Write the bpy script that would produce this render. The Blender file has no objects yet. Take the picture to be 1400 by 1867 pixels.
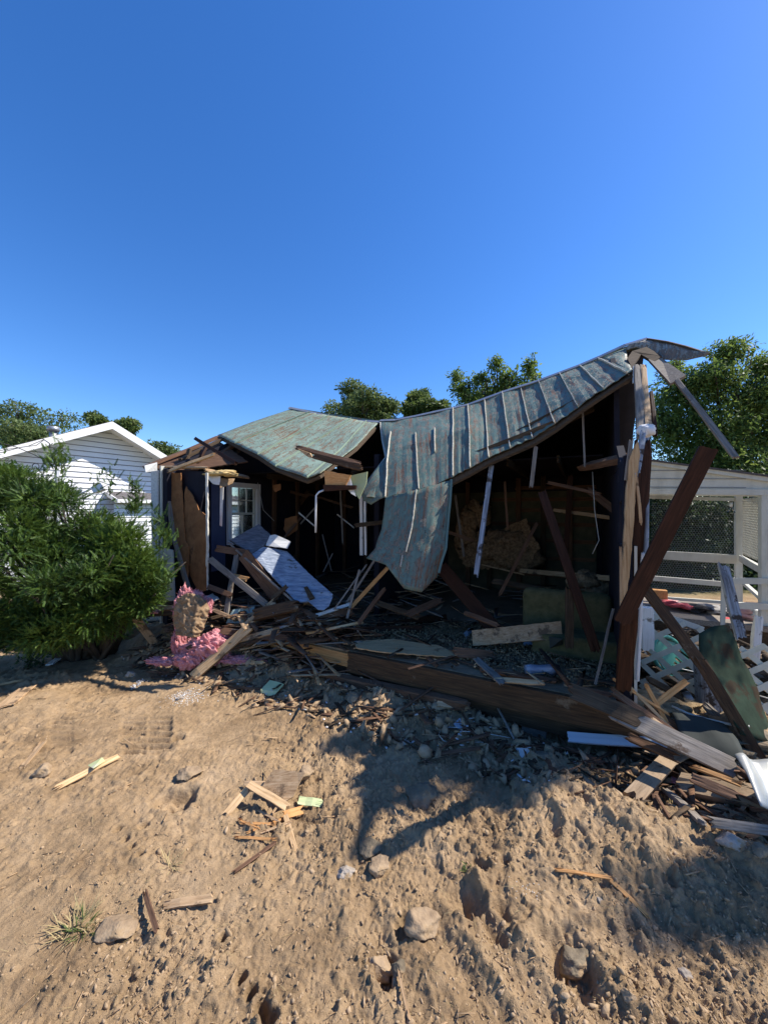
import bpy, bmesh, math, random
import numpy as np
from mathutils import Vector, Matrix
random.seed(7); RNG = np.random.default_rng(7)
S = bpy.context.scene; C = S.collection
# ------------------------------------------------------------ camera, sky, sun
CAMZ = 1.95
cd = bpy.data.cameras.new('camera'); cam = bpy.data.objects.new('camera', cd); C.objects.link(cam)
cam.location = (0, 0, CAMZ); cam.rotation_euler = (math.radians(90), 0, 0)
cd.sensor_fit = 'HORIZONTAL'; cd.sensor_width = 36; cd.lens = 18.0; cd.clip_start = .05; cd.clip_end = 2000
S.camera = cam
S.render.resolution_x = 767; S.render.resolution_y = 1024
SUN = Vector((7.0, 1.0, 7.8)).normalized()
el = math.asin(SUN.z); az = math.atan2(SUN.x, SUN.y)
w = bpy.data.worlds.new('World'); S.world = w; w.use_nodes = True
nt = w.node_tree; bg = nt.nodes['Background']
sky = nt.nodes.new('ShaderNodeTexSky'); sky.sky_type = 'NISHITA'; sky.sun_disc = False
sky.sun_elevation = el; sky.sun_rotation = az; sky.altitude = 0; sky.air_density = 1.0; sky.dust_density = .25; sky.ozone_density = 5.0
hs = nt.nodes.new('ShaderNodeHueSaturation'); hs.inputs['Saturation'].default_value = 1.25; hs.inputs['Hue'].default_value = .509
nt.links.new(sky.outputs[0], hs.inputs['Color']); nt.links.new(hs.outputs[0], bg.inputs[0]); bg.inputs[1].default_value = .14
sd = bpy.data.lights.new('sun', 'SUN'); sd.energy = 5.0; sd.angle = math.radians(.5); sd.color = (1, .94, .85)
so = bpy.data.objects.new('sun', sd); C.objects.link(so); so.rotation_euler = SUN.to_track_quat('Z', 'Y').to_euler()
so.location = (30, 8, 40)
S.view_settings.view_transform = 'Standard'; S.view_settings.look = 'None'; S.view_settings.exposure = 0.65; S.view_settings.gamma = 1
# ------------------------------------------------------------ placing helpers
def P(px, py, d): return Vector(((px-700)/700*d, d, CAMZ-(py-933.5)/700*d))
A = Vector((1.94, 3.05, 0)); U = Vector((-.886, .463, 0)); V = Vector((.463, .886, 0)); FZ = .40
def hv(u, v, z): return A+U*u+V*v+Vector((0, 0, z))
def onv(px, py, v):
    r = Vector(((px-700)/700, 1, -(py-933.5)/700)); d = (v+A.dot(V))/r.dot(V)
    return Vector((0, 0, CAMZ))+r*d
def onu(px, py, u):
    r = Vector(((px-700)/700, 1, -(py-933.5)/700)); d = (u+A.dot(U))/r.dot(U)
    return Vector((0, 0, CAMZ))+r*d
def onz(px, py, z):
    d = (CAMZ-z)*700/(py-933.5); return P(px, py, d)
# ------------------------------------------------------------ noise
def _h(ix, iy, s):
    n = (ix*0x1B873593+iy*0x27D4EB2F+s*0x165667B1) & 0xffffffff
    n = ((n ^ (n >> 15))*0x2C1B3C6D) & 0xffffffff
    n = ((n ^ (n >> 12))*0x297A2D39) & 0xffffffff
    n = n ^ (n >> 15)
    return ((n >> 8) & 0xffff)/65535.0
def vn(x, y, s=0):
    x = np.asarray(x, float); y = np.asarray(y, float)
    xi = np.floor(x); yi = np.floor(y); fx = x-xi; fy = y-yi
    xi = xi.astype(np.int64); yi = yi.astype(np.int64)
    fx = fx*fx*fx*(fx*(fx*6-15)+10); fy = fy*fy*fy*(fy*(fy*6-15)+10)
    a = _h(xi, yi, s); b = _h(xi+1, yi, s); c = _h(xi, yi+1, s); d = _h(xi+1, yi+1, s)
    return (a+(b-a)*fx+(c-a)*fy+(a-b-c+d)*fx*fy)*2-1
def fbm(x, y, s=0, o=4, g=.5):
    t = 0; a = 1
    for i in range(o):
        c, q = math.cos(.6*i+.3), math.sin(.6*i+.3)
        t = t+a*vn((x*c-y*q)*2**i, (x*q+y*c)*2**i, s+i*17); a *= g
    return t
def sm(a, b, x):
    t = np.clip((x-a)/(b-a), 0, 1); return t*t*(3-2*t)
def worley(x, y, s, dens=1.0):
    xi = np.floor(x).astype(np.int64); yi = np.floor(y).astype(np.int64); best = np.full(x.shape, 0.0)
    for dx in (-1, 0, 1):
        for dy in (-1, 0, 1):
            cx = xi+dx; cy = yi+dy; px = cx+_h(cx, cy, s); py = cy+_h(cx, cy, s+1); rr = .25+.55*_h(cx, cy, s+2); on = _h(cx, cy, s+3) < dens
            a = 3.14*_h(cx, cy, s+4); ca = np.cos(a); sa = np.sin(a); ux = (x-px)*ca+(y-py)*sa; uy = (y-py)*ca-(x-px)*sa
            q = (np.abs(ux)**2.6+np.abs(uy*1.5)**2.6)**(1/2.6)/rr
            h_ = np.where(on, rr*(1-np.minimum(q, 1)**2.5)*(.6+.5*ux/rr*(_h(cx, cy, s+5)-.5)), 0); best = np.maximum(best, h_)
    return best
# ------------------------------------------------------------ terrain height
def gp(px, py):
    d = CAMZ*700/(py-933.5); return ((px-700)/700*d, d)
PITS = [(330,1462,.085,.09),(405,1700,.022,.05),(440,1772,.02,.05),(458,1800,.024,.06),(478,1835,.028,.07),(492,1863,.03,.07),(300,1462,.06,.05),
        (215,1515,.022,.03),(228,1535,.02,.03),(240,1550,.02,.03),(255,1565,.022,.03),(740,1700,.05,.05),(905,1690,.08,.05),(325,1350,.05,.06),
        (1040,1765,.10,.07),(870,1590,.03,.03),(880,1600,.03,.03),(920,1590,.03,.03),(1215,1625,.04,.03),(700,1770,.05,.05),(860,1660,.06,.05),
        (170,1275,.05,.06),(262,1510,.03,.03),(1150,1690,.05,.03),(1010,1540,.06,.03)]
RUTS = [((840,1650),(1010,1867),.055,.065),((905,1640),(1130,1867),.05,.05),((1010,1560),(1400,1800),.09,.03),((780,1690),(900,1867),.05,.05),
        ((640,1600),(760,1867),.06,.035),((1120,1480),(1400,1640),.08,.05),((1060,1590),(1130,1650),.05,.03),((980,1450),(1110,1520),.06,.05)]
def H(x, y):
    x = np.asarray(x, float); y = np.asarray(y, float)
    near = 1-sm(7, 12, y)*1.0
    z = .035*fbm(x*.9, y*.9, 1, 3)
    rough = sm(-.5, .5, fbm(x*.8+3, y*.8, 5, 2)+.55*sm(.0, 1.2, x)-.2)
    z = z+(.008+.020*rough)*fbm(x*4, y*4, 9, 3)
    mnd = np.exp(-(((x-1.4)/.9)**2+((y-2.35)/.45)**2)); rough = .62*np.clip(rough+mnd, 0, 1.15)
    z = z+(.003+.009*rough)*fbm(x*9, y*9, 21, 3)
    wx = x+.02*vn(x*20, y*20, 35)+.006*vn(x*70, y*70, 36); wy = y+.02*vn(x*20, y*20, 37)+.006*vn(x*70, y*70, 38)
    rk = .62+1.0*rough+.40*vn(x*2.2, y*2.2, 39); rk = np.clip(rk, .25, 1.4)
    z = z+.045*rk*worley(wx*7, wy*7, 101, .25)+.040*rk*worley(wx*15, wy*15, 111, .42)+.030*(.15+rk)*worley(wx*30, wy*30, 121, .55)+.017*(.5+.6*rk)*worley(wx*60, wy*60, 131, .6)
    z = z+(.0018+.0025*rough)*vn(x*110, y*110, 44)
    # elongated clods along the machine tracks, lower right
    xr = x*.55+y*.84; yr = x*.84-y*.55
    m = sm(.1, .7, x)*(1-sm(2.6, 3.2, y))
    z = z+m*.055*worley(xr*3.2, yr*9, 141, .45)+m*.022*worley(xr*7, yr*18, 151, .5)
    m2 = sm(0.2, -.2, x)*(1-sm(1.9, 2.4, y))
    # dirt mound right
    cx = 1.25+.0*y
    t = ((x-.95)*.86+(y-2.62)*-.5); n = ((x-.95)*.5+(y-2.62)*.86)
    z = z+.17*np.exp(-((n+.02)/np.where(n < 0, .42, .25))**2)*sm(-.15, .30, t)*(1-sm(1.0, 1.9, t))*(1+.25*vn(x*5, y*5, 71))
    z = z+.07*np.exp(-(((x-.1)/.5)**2+((y-2.3)/.18)**2))
    # berm of debris soil before the house front
    fu = (x-A.x)*U.x+(y-A.y)*U.y; fv = (x-A.x)*V.x+(y-A.y)*V.y
    hb = .10+.12*sm(2.8, 4.2, fu)
    z = z+hb*np.exp(-((fv+.10)/.33)**2)*sm(-.6, .2, fu)*(1-sm(6, 7.5, fu))*(1+.5*vn(x*6, y*6, 73))*sm(.2, 1.2, fu)
    z = z-.12*np.exp(-((fv-.05)/.25)**2)*np.exp(-((fu-.75)/.4)**2)
    for (a, b2, w_, dep) in RUTS:
        ax, ay = gp(*a); bx_, by_ = gp(*b2); dx, dy = bx_-ax, by_-ay; L = math.hypot(dx, dy)
        s = np.clip(((x-ax)*dx+(y-ay)*dy)/L/L, 0, 1); q = np.hypot(x-ax-s*dx, y-ay-s*dy)+.018*vn(x*14, y*14, 81)
        e = np.exp(-(q/w_)**2); r = np.exp(-((q-1.7*w_)/(.6*w_))**2)
        z = z-.55*dep*e*(.7+.5*vn(x*9, y*9, 82))+dep*.25*r
    for (a, b2, r_, dep) in PITS:
        ax, ay = gp(a, b2); q = np.hypot(x-ax, (y-ay)*.8)*(1+.25*vn(x*30, y*30, 91)); z = z-dep*(1-sm(.55*r_, 1.15*r_, q))+dep*.18*np.exp(-((q-1.4*r_)/(.4*r_))**2)
    # tread print
    for (a, b2) in ((222, 264), (269, 312), (92, 132)):
        ax, ay = gp(a, 1345); bx_, _ = gp(b2, 1345); xs_ = x*ay/np.maximum(y, .5)
        m = sm(ax-.02, ax+.01, xs_+.02*vn(x*20, y*20, 93))*(1-sm(bx_-.01, bx_+.02, xs_))*sm(3.05, 3.1, y+.03*vn(x*8, y*8, 92))*(1-sm(3.55, 3.72, y))
        m = m*np.clip(.75+.6*vn(x*6, y*6, 94), 0, 1); z = z*(1-.5*m)+m*(.018*np.clip(1.4*np.sin((y+.02*x+.01*vn(x*9, y*9, 95))*2*math.pi/.085), -1, 1)-.014)
    # flattened slabs of packed soil
    for (a, b2, rx, ry, h) in ((50,1290,.32,.35,.04),(400,1345,.3,.2,.0),(160,1330,.35,.25,.01),(390,1610,.25,.16,.0),(20,1690,.2,.2,.0)):
        ax, ay = gp(a, b2); m = np.exp(-(((x-ax)/rx)**2+((y-ay)/ry)**2)**2); z = z*(1-.75*m)+h*m
    z = z+.25*sm(9, 25, y)*fbm(x*.08, y*.08, 99, 2)*near*0
    far = sm(9, 14, np.hypot(x, y))
    return z*(1-far)+far*.0
def rotn(n, rg):
    q = rg.normal(size=(n, 4)); q /= np.linalg.norm(q, axis=1)[:, None]; a, b, c, d = q.T
    return np.stack([np.stack([1-2*(c*c+d*d), 2*(b*c-a*d), 2*(b*d+a*c)], -1), np.stack([2*(b*c+a*d), 1-2*(b*b+d*d), 2*(c*d-a*b)], -1), np.stack([2*(b*d-a*c), 2*(c*d+a*b), 1-2*(b*b+c*c)], -1)], 1)
def hz(x, y): return float(H(np.array([x]), np.array([y]))[0])
def G(px, py, up=0.0):
    z = 0.0
    for i in range(4): p = onz(px, py, z); z = hz(p.x, p.y)
    p = onz(px, py, z); return Vector((p.x, p.y, z+up))
# ------------------------------------------------------------ object helpers
def tag(o, label=None, cat=None, group=None, kind=None):
    if label: o['label'] = label
    if cat: o['category'] = cat
    if group: o['group'] = group
    if kind: o['kind'] = kind
    return o
def empty(name, loc, label, cat, group=None):
    o = bpy.data.objects.new(name, None); C.objects.link(o); o.location = loc; o.empty_display_size = .1
    return tag(o, label, cat, group)
def link(name, me, m, parent=None, loc=None):
    o = bpy.data.objects.new(name, me); C.objects.link(o)
    if m is not None: me.materials.append(m)
    if parent is not None:
        o.parent = parent; o.matrix_parent_inverse = Matrix.Translation(world_loc(parent)).inverted()
    return o
def world_loc(o):
    p = Vector(o.location)
    return p if o.parent is None else p   # parents are never nested with offsets other than one level of empties
def mesh(name, vs, fs, m, parent=None, smooth=False, uv=None, origin=None):
    me = bpy.data.meshes.new(name)
    vs = [Vector(v) for v in vs]
    par_is_mesh = parent is not None and parent.type == 'MESH'
    o0 = Vector((0, 0, 0))
    if origin is not None: o0 = Vector(origin)
    elif parent is None or not par_is_mesh:
        o0 = sum(vs, Vector())/len(vs)
    me.from_pydata([v-o0 for v in vs], [], fs)
    if smooth: me.polygons.foreach_set('use_smooth', [True]*len(me.polygons))
    if uv is not None:
        l = me.uv_layers.new(name='UVMap')
        for lp in me.loops: l.data[lp.index].uv = uv[lp.vertex_index]
    me.update()
    o = bpy.data.objects.new(name, me); C.objects.link(o)
    if m is not None: me.materials.append(m)
    o.location = o0
    if parent is not None:
        o.parent = parent
        # accumulate the parent's world offset (all parents are unrotated)
        q = Vector((0, 0, 0)); p = parent
        while p is not None: q += Vector(p.location); p = p.parent
        o.location = o0-q
    return o
def meshnp(name, vs, qs, m, parent=None, smooth=False, n=4):
    me = bpy.data.meshes.new(name); vs = np.asarray(vs, np.float32); qs = np.asarray(qs, np.int32)
    me.vertices.add(len(vs)); me.vertices.foreach_set('co', vs.ravel())
    me.loops.add(qs.size); me.loops.foreach_set('vertex_index', qs.ravel())
    me.polygons.add(len(qs)); me.polygons.foreach_set('loop_start', np.arange(0, qs.size, n, dtype=np.int32))
    try: me.polygons.foreach_set('loop_total', np.full(len(qs), n, np.int32))
    except Exception: pass
    if smooth: me.polygons.foreach_set('use_smooth', np.ones(len(qs), bool))
    me.update(calc_edges=True); me.validate()
    o = bpy.data.objects.new(name, me); C.objects.link(o); me.materials.append(m)
    if parent is not None:
        o.parent = parent; q = Vector((0, 0, 0)); p = parent
        while p is not None: q += Vector(p.location); p = p.parent
        o.location = -q
    return o
class MB:
    def __init__(s): s.v = []; s.f = []
    def add(s, vs, fs):
        n = len(s.v); s.v += [Vector(v) for v in vs]; s.f += [[i+n for i in f] for f in fs]
    def box(s, c, ax, ay, az):            # centre and three half-axis vectors
        c = Vector(c); vs = [c+ax*i+ay*j+az*k for i in (-1, 1) for j in (-1, 1) for k in (-1, 1)]
        fs = [(0,1,3,2),(4,6,7,5),(0,4,5,1),(2,3,7,6),(0,2,6,4),(1,5,7,3)]
        if ax.cross(ay).dot(az) < 0: fs = [f[::-1] for f in fs]
        s.add(vs, fs)
    def bar(s, p0, p1, w, t, hint=None):
        p0 = Vector(p0); p1 = Vector(p1); d = p1-p0; L = d.length; d.normalize()
        n = Vector(hint) if hint is not None else Vector((-.15, -1, .35))
        n = n-d*n.dot(d)
        if n.length < 1e-4: n = d.orthogonal()
        n.normalize(); b = d.cross(n)
        s.box((p0+p1)/2, d*(L/2), b*(w/2), n*(t/2))
    def tube(s, path, r, seg=7, cap=True):
        path = [Vector(p) for p in path]; n = len(path); rs = r if isinstance(r, (list, tuple)) else [r]*n
        a = None; base = len(s.v)
        for i, p in enumerate(path):
            d = (path[min(i+1, n-1)]-path[max(i-1, 0)]).normalized()
            if a is None: a = d.orthogonal().normalized()
            a = (a-d*a.dot(d)).normalized(); b = d.cross(a)
            for k in range(seg):
                t = 2*math.pi*k/seg; s.v.append(p+(a*math.cos(t)+b*math.sin(t))*rs[i])
        for i in range(n-1):
            for k in range(seg):
                q = base+i*seg; s.f.append([q+k, q+(k+1) % seg, q+seg+(k+1) % seg, q+seg+k])
        if cap: s.f.append([base+k for k in range(seg)][::-1]); s.f.append([base+(n-1)*seg+k for k in range(seg)])
    def build(s, name, m, parent=None, smooth=False): return mesh(name, s.v, s.f, m, parent, smooth)
def frame_obj(name, vs, fs, m, origin, rot, parent=None):
    me = bpy.data.meshes.new(name); me.from_pydata(vs, [], fs); me.update(); me.materials.append(m)
    o = bpy.data.objects.new(name, me); C.objects.link(o)
    M4 = Matrix.Translation(origin) @ rot.to_4x4()
    if parent is not None:
        o.parent = parent; q = Vector((0, 0, 0)); p = parent
        while p is not None: q += Vector(p.location); p = p.parent
        M4 = Matrix.Translation(Vector(origin)-q) @ rot.to_4x4()
    o.location = M4.to_translation(); o.rotation_euler = M4.to_euler()
    return o
BN = [0]
def board(name, p0, p1, w, t, m, label=None, cat='board', group=None, hint=None, ends=(1, 1), taper=(1, 1), bow=.0, parent=None, split=0, shell=None):
    """a sawn timber: local X along the grain; ragged, splintered ends (ends = how ragged), optional taper, bow and lengthwise splits"""
    BN[0] += 1; rnd = random.Random(BN[0]*13+5)
    p0 = Vector(p0); p1 = Vector(p1); d = p1-p0; L = d.length; d.normalize()
    n = Vector(hint) if hint is not None else Vector((-.15, -1, .35))
    n = n-d*n.dot(d)
    if n.length < 1e-3: n = d.orthogonal()
    n.normalize(); b = n.cross(d)
    NX = max(3, int(L/.09)); NX = min(NX, 40); NY = 6 if w > .05 else 4; NZ = 2
    vs = []; fs = []; idx = {}
    prof0 = [rnd.uniform(0, 1)**1.5*ends[0] for _ in range(NY+1)]; prof1 = [rnd.uniform(0, 1)**1.5*ends[1] for _ in range(NY+1)]
    ph = rnd.uniform(0, 6)
    for i in range(NX+1):
        s = i/NX; tp = taper[0]+(taper[1]-taper[0])*s
        wob = .004*math.sin(s*7+ph)
        for j in range(NY+1):
            y = (j/NY-.5)*w*tp
            x = s*L
            if i == 0: x += -prof0[j]*min(w*1.1, .16)*.8
            if i == NX: x += prof1[j]*min(w*1.1, .16)*.8
            for k in range(NZ+1):
                z = (k/NZ-.5)*t
                if j in (0, NY) and k in (0, NZ): y2 = y*(1-.03); z2 = z*.92
                else: y2 = y; z2 = z
                zz = z2+bow*4*s*(1-s)+wob
                if i in (0, NX) and (ends[0] if i == 0 else ends[1]) > .3: zz = zz*(.35+.65*rnd.random()) if True else zz
                x2 = x+(rnd.uniform(-.004, .004) if 0 < i < NX else rnd.uniform(-.012, .012)*(ends[0] if i == 0 else ends[1]))
                idx[i, j, k] = len(vs); vs.append((x2, y2+rnd.uniform(-.0008, .0008), zz+rnd.uniform(-.0006, .0006)))
    for i in range(NX):
        for j in range(NY):
            fs.append((idx[i,j,NZ], idx[i+1,j,NZ], idx[i+1,j+1,NZ], idx[i,j+1,NZ])); fs.append((idx[i,j,0], idx[i,j+1,0], idx[i+1,j+1,0], idx[i+1,j,0]))
        for k in range(NZ):
            fs.append((idx[i,0,k], idx[i+1,0,k], idx[i+1,0,k+1], idx[i,0,k+1])); fs.append((idx[i,NY,k], idx[i,NY,k+1], idx[i+1,NY,k+1], idx[i+1,NY,k]))
    for j in range(NY):
        for k in range(NZ):
            fs.append((idx[0,j,k], idx[0,j,k+1], idx[0,j+1,k+1], idx[0,j+1,k])); fs.append((idx[NX,j,k], idx[NX,j+1,k], idx[NX,j+1,k+1], idx[NX,j,k+1]))
    for e, x0, sg in ((ends[0], 0, -1), (ends[1], L, 1)):          # long splinters
        if e >= 1:
            for q in range(int(3+e*2)):
                y = rnd.uniform(-.45, .45)*w; zz = rnd.uniform(-.4, .4)*t; l = rnd.uniform(.3, 1.0)*min(w*1.3, .15)*e; a = w*rnd.uniform(.04, .10); n0 = len(vs)
                vs += [(x0-sg*.02, y-a, zz-.003), (x0-sg*.02, y+a, zz-.003), (x0-sg*.02, y, zz+.004), (x0+sg*l, y+rnd.uniform(-.3, .3)*a, zz+rnd.uniform(-.01, .01))]
                fs += [(n0, n0+1, n0+2), (n0, n0+3, n0+1), (n0+1, n0+3, n0+2), (n0+2, n0+3, n0)]
    rot = Matrix((d, b, n)).transposed()
    o = frame_obj(name, vs, fs, m, p0, rot, parent)
    if parent is None: tag(o, label, cat, group)
    elif label: o['label'] = label
    return o
def pan(name, pts, t, m, parent=None, label=None, cat=None, group=None, rough=.0, sub=0, dirn=None):
    """flat broken piece: an outline of 3-D points extruded by thickness t"""
    pts = [Vector(p) for p in pts]; c = sum(pts, Vector())/len(pts)
    nn = Vector()
    for i in range(len(pts)): nn += (pts[i]-c).cross(pts[(i+1) % len(pts)]-c)
    nn.normalize()
    rnd = random.Random(len(pts)*7+int(abs(c.x)*100))
    if rough:
        q = []
        for i, p in enumerate(pts):
            b = pts[(i+1) % len(pts)]; q.append(p); L = (b-p).length; k = int(L/.05)
            for j in range(1, k): q.append(p.lerp(b, j/k)+(b-p).normalized().cross(nn)*rnd.uniform(-1, 1)*rough)
        pts = q
    k = len(pts); vs = [p+nn*t/2 for p in pts]+[p-nn*t/2 for p in pts]
    fs = [list(range(k)), list(range(2*k-1, k-1, -1))]+[[i, i+k, (i+1) % k+k, (i+1) % k] for i in range(k)]
    o = mesh(name, vs, fs, m, parent)
    if parent is None: tag(o, label, cat, group)
    elif label: o['label'] = label
    return o
def sheet(name, rows, nu, nv, t, m, parent=None, bump=None, smooth=True):
    """curved sheet metal through rows of 3-D points (all rows the same number of stations), with thickness, UV in metres"""
    R = [[Vector(p) for p in r] for r in rows]; ns = len(R[0]); nr = len(R)
    def cat(p, i, t):
        a = p[max(i-1, 0)]; b = p[i]; c = p[min(i+1, len(p)-1)]; d = p[min(i+2, len(p)-1)]
        return (.5*((2*b)+(c-a)*t+(2*a-5*b+4*c-d)*t*t+(3*b-a-3*c+d)*t**3))*.12+b.lerp(c, t)*.88
    gridp = []
    for r in R:
        line = []
        for i in range((ns-1)*nu+1):
            k = min(i//nu, ns-2); line.append(cat(r, k, i/nu-k))
        gridp.append(line)
    nc = len(gridp[0]); out = []
    for j in range((nr-1)*nv+1):
        k = min(j//nv, nr-2); out.append([cat([g[i] for g in gridp], k, j/nv-k) for i in range(nc)])
    nj = len(out); N = [[None]*nc for _ in range(nj)]
    for j in range(nj):
        for i in range(nc):
            a = out[j][min(i+1, nc-1)]-out[j][max(i-1, 0)]; b = out[min(j+1, nj-1)][i]-out[max(j-1, 0)][i]; n = b.cross(a)
            N[j][i] = n.normalized() if n.length > 1e-9 else Vector((0, 0, 1))
    if bump:
        for j in range(nj):
            for i in range(nc): out[j][i] = out[j][i]+N[j][i]*bump(i/(nc-1)*(ns-1), j/(nj-1), out[j][i])
    vs = []; uv = []
    L = (out[0][0]-out[0][-1]).length; W = (out[0][nc//2]-out[-1][nc//2]).length
    for s in (0, 1):
        for j in range(nj):
            for i in range(nc): vs.append(out[j][i]-N[j][i]*(t*s)); uv.append((i/(nc-1)*L, j/(nj-1)*W))
    K = nj*nc; f = []
    for j in range(nj-1):
        for i in range(nc-1):
            q = j*nc+i; f.append((q, q+nc, q+nc+1, q+1)); f.append((q+K, q+1+K, q+nc+1+K, q+nc+K))
    for j in range(nj-1):
        for i in (0, nc-1):
            q = j*nc+i; g = (q, q+nc, q+nc+K, q+K); f.append(g[::-1] if i == 0 else g)
    for i in range(nc-1):
        for j in (0, nj-1):
            q = j*nc+i; g = (q, q+K, q+1+K, q+1); f.append(g[::-1] if j == 0 else g)
    o = mesh(name, vs, f, m, parent, smooth=False, uv=uv)
    if smooth:
        for p in o.data.polygons: p.use_smooth = p.index < 2*(nj-1)*(nc-1)
    return o, out, N
# ------------------------------------------------------------ materials
def mat(name, cols, scale=5, st=(1, 1, 1), rough=.85, bump=.25, bscale=None, coord='Object', metal=0, rv=.15, det=6, spec=.3, dirt=None, trans=0, dist=0):
    m = bpy.data.materials.new(name); m.use_nodes = True; n = m.node_tree; N = n.nodes; L = n.links; B = N['Principled BSDF']
    tc = N.new('ShaderNodeTexCoord'); mp = N.new('ShaderNodeMapping'); mp.inputs['Scale'].default_value = st
    L.new(tc.outputs[coord], mp.inputs[0])
    nz = N.new('ShaderNodeTexNoise'); nz.inputs['Scale'].default_value = scale; nz.inputs['Detail'].default_value = det; nz.inputs['Roughness'].default_value = .65; nz.inputs['Distortion'].default_value = dist
    L.new(mp.outputs[0], nz.inputs['Vector'])
    cr = N.new('ShaderNodeValToRGB'); e = cr.color_ramp.elements
    k = len(cols)
    while len(e) < k: e.new(.5)
    for i, c in enumerate(cols):
        e[i].position = .3+.4*i/(k-1) if k > 1 else .5; e[i].color = (*c, 1)
    L.new(nz.outputs['Fac'], cr.inputs[0]); out = cr.outputs[0]
    if dirt:
        n2 = N.new('ShaderNodeTexNoise'); n2.inputs['Scale'].default_value = dirt[1]; n2.inputs['Detail'].default_value = 8; n2.inputs['Roughness'].default_value = .7
        L.new(tc.outputs[coord], n2.inputs['Vector'])
        r2 = N.new('ShaderNodeValToRGB'); r2.color_ramp.elements[0].position = dirt[2]; r2.color_ramp.elements[1].position = dirt[2]+.06
        L.new(n2.outputs['Fac'], r2.inputs[0]); mx = N.new('ShaderNodeMixRGB'); L.new(r2.outputs[0], mx.inputs[0]); L.new(out, mx.inputs[1]); mx.inputs[2].default_value = (*dirt[0], 1); out = mx.outputs[0]
    if rv:
        oi = N.new('ShaderNodeObjectInfo'); mr = N.new('ShaderNodeMapRange'); mr.inputs[3].default_value = 1-rv; mr.inputs[4].default_value = 1+rv
        L.new(oi.outputs['Random'], mr.inputs[0]); h = N.new('ShaderNodeHueSaturation'); L.new(mr.outputs[0], h.inputs['Value']); L.new(out, h.inputs['Color']); out = h.outputs[0]
    L.new(out, B.inputs['Base Color'])
    B.inputs['Roughness'].default_value = rough; B.inputs['Metallic'].default_value = metal; B.inputs['Specular IOR Level'].default_value = spec
    if bump:
        bp = N.new('ShaderNodeBump'); bp.inputs['Strength'].default_value = bump; bp.inputs['Distance'].default_value = .01
        if bscale:
            n3 = N.new('ShaderNodeTexNoise'); n3.inputs['Scale'].default_value = bscale; n3.inputs['Detail'].default_value = 5; L.new(mp.outputs[0], n3.inputs['Vector']); L.new(n3.outputs['Fac'], bp.inputs['Height'])
        else: L.new(nz.outputs['Fac'], bp.inputs['Height'])
        L.new(bp.outputs[0], B.inputs['Normal'])
    if trans:
        tr = N.new('ShaderNodeBsdfTranslucent'); L.new(out, tr.inputs[0]); ms = N.new('ShaderNodeMixShader'); ms.inputs[0].default_value = trans
        L.new(B.outputs[0], ms.inputs[1]); L.new(tr.outputs[0], ms.inputs[2]); L.new(ms.outputs[0], N['Material Output'].inputs[0])
    return m
G1 = (.5, 9, 9)     # wood grain stretch (local X runs along the timber)
def wood(name, cols, **k):
    k.setdefault('scale', 9); return mat(name, cols, st=G1, **k)
W = {
 'pine': wood('fresh_pine_wood', [(.30,.17,.075), (.50,.32,.16), (.62,.43,.24)], dirt=((.20,.12,.06), 4, .60)),
 'pineV': mat('fresh_split_pine', [(.30,.17,.075), (.50,.32,.16), (.62,.43,.24)], 9, (7,7,.4), dirt=((.20,.12,.06), 4, .60)),
 'tan': wood('tan_wood', [(.24,.14,.07), (.40,.26,.14), (.50,.35,.21)], dirt=((.13,.085,.05), 5, .55)),
 'brown': wood('old_brown_wood', [(.055,.028,.016), (.12,.062,.034), (.19,.105,.06)], dirt=((.25,.18,.12), 6, .66)),
 'red': wood('dark_red_brown_wood', [(.020,.009,.005), (.040,.016,.008), (.062,.025,.013)], spec=.15, rough=.7, dirt=((.16,.07,.03), 5, .68)),
 'rim': wood('stained_beam_wood', [(.030,.017,.010), (.07,.037,.017), (.13,.068,.03)], dirt=((.17,.12,.075), 3, .60)),
 'grey': wood('weathered_grey_wood', [(.10,.085,.068), (.20,.17,.14), (.30,.26,.215)], dirt=((.09,.06,.04), 4, .60)),
 'dark': wood('dark_dusty_wood', [(.030,.019,.010), (.062,.040,.022), (.11,.072,.040)]),
 'white': wood('chipped_white_paint', [(.50,.49,.45), (.68,.67,.63), (.74,.73,.70)], dirt=((.22,.19,.15), 6, .62), scale=5),
 'peel': wood('peeling_grey_paint_wood', [(.05,.045,.045), (.22,.25,.29), (.40,.45,.52)], dirt=((.05,.04,.035), 9, .54), scale=5),
 'blue': wood('pale_blue_paint', [(.36,.43,.50), (.44,.50,.56), (.50,.56,.60)], scale=3, rough=.5, bump=.1, dirt=((.25,.2,.15), 7, .72)),
 'aqua': wood('pale_aqua_paint', [(.20,.28,.26), (.27,.36,.33), (.34,.42,.38)], scale=3, dirt=((.25,.2,.15), 6, .64)),
 'dusty': wood('dusty_old_wood', [(.15,.10,.06), (.24,.17,.105), (.33,.24,.155)], dirt=((.30,.21,.13), 4, .5)),
 'orange': wood('orange_wood', [(.36,.16,.05), (.50,.25,.09), (.58,.32,.13)]),
}
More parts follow.
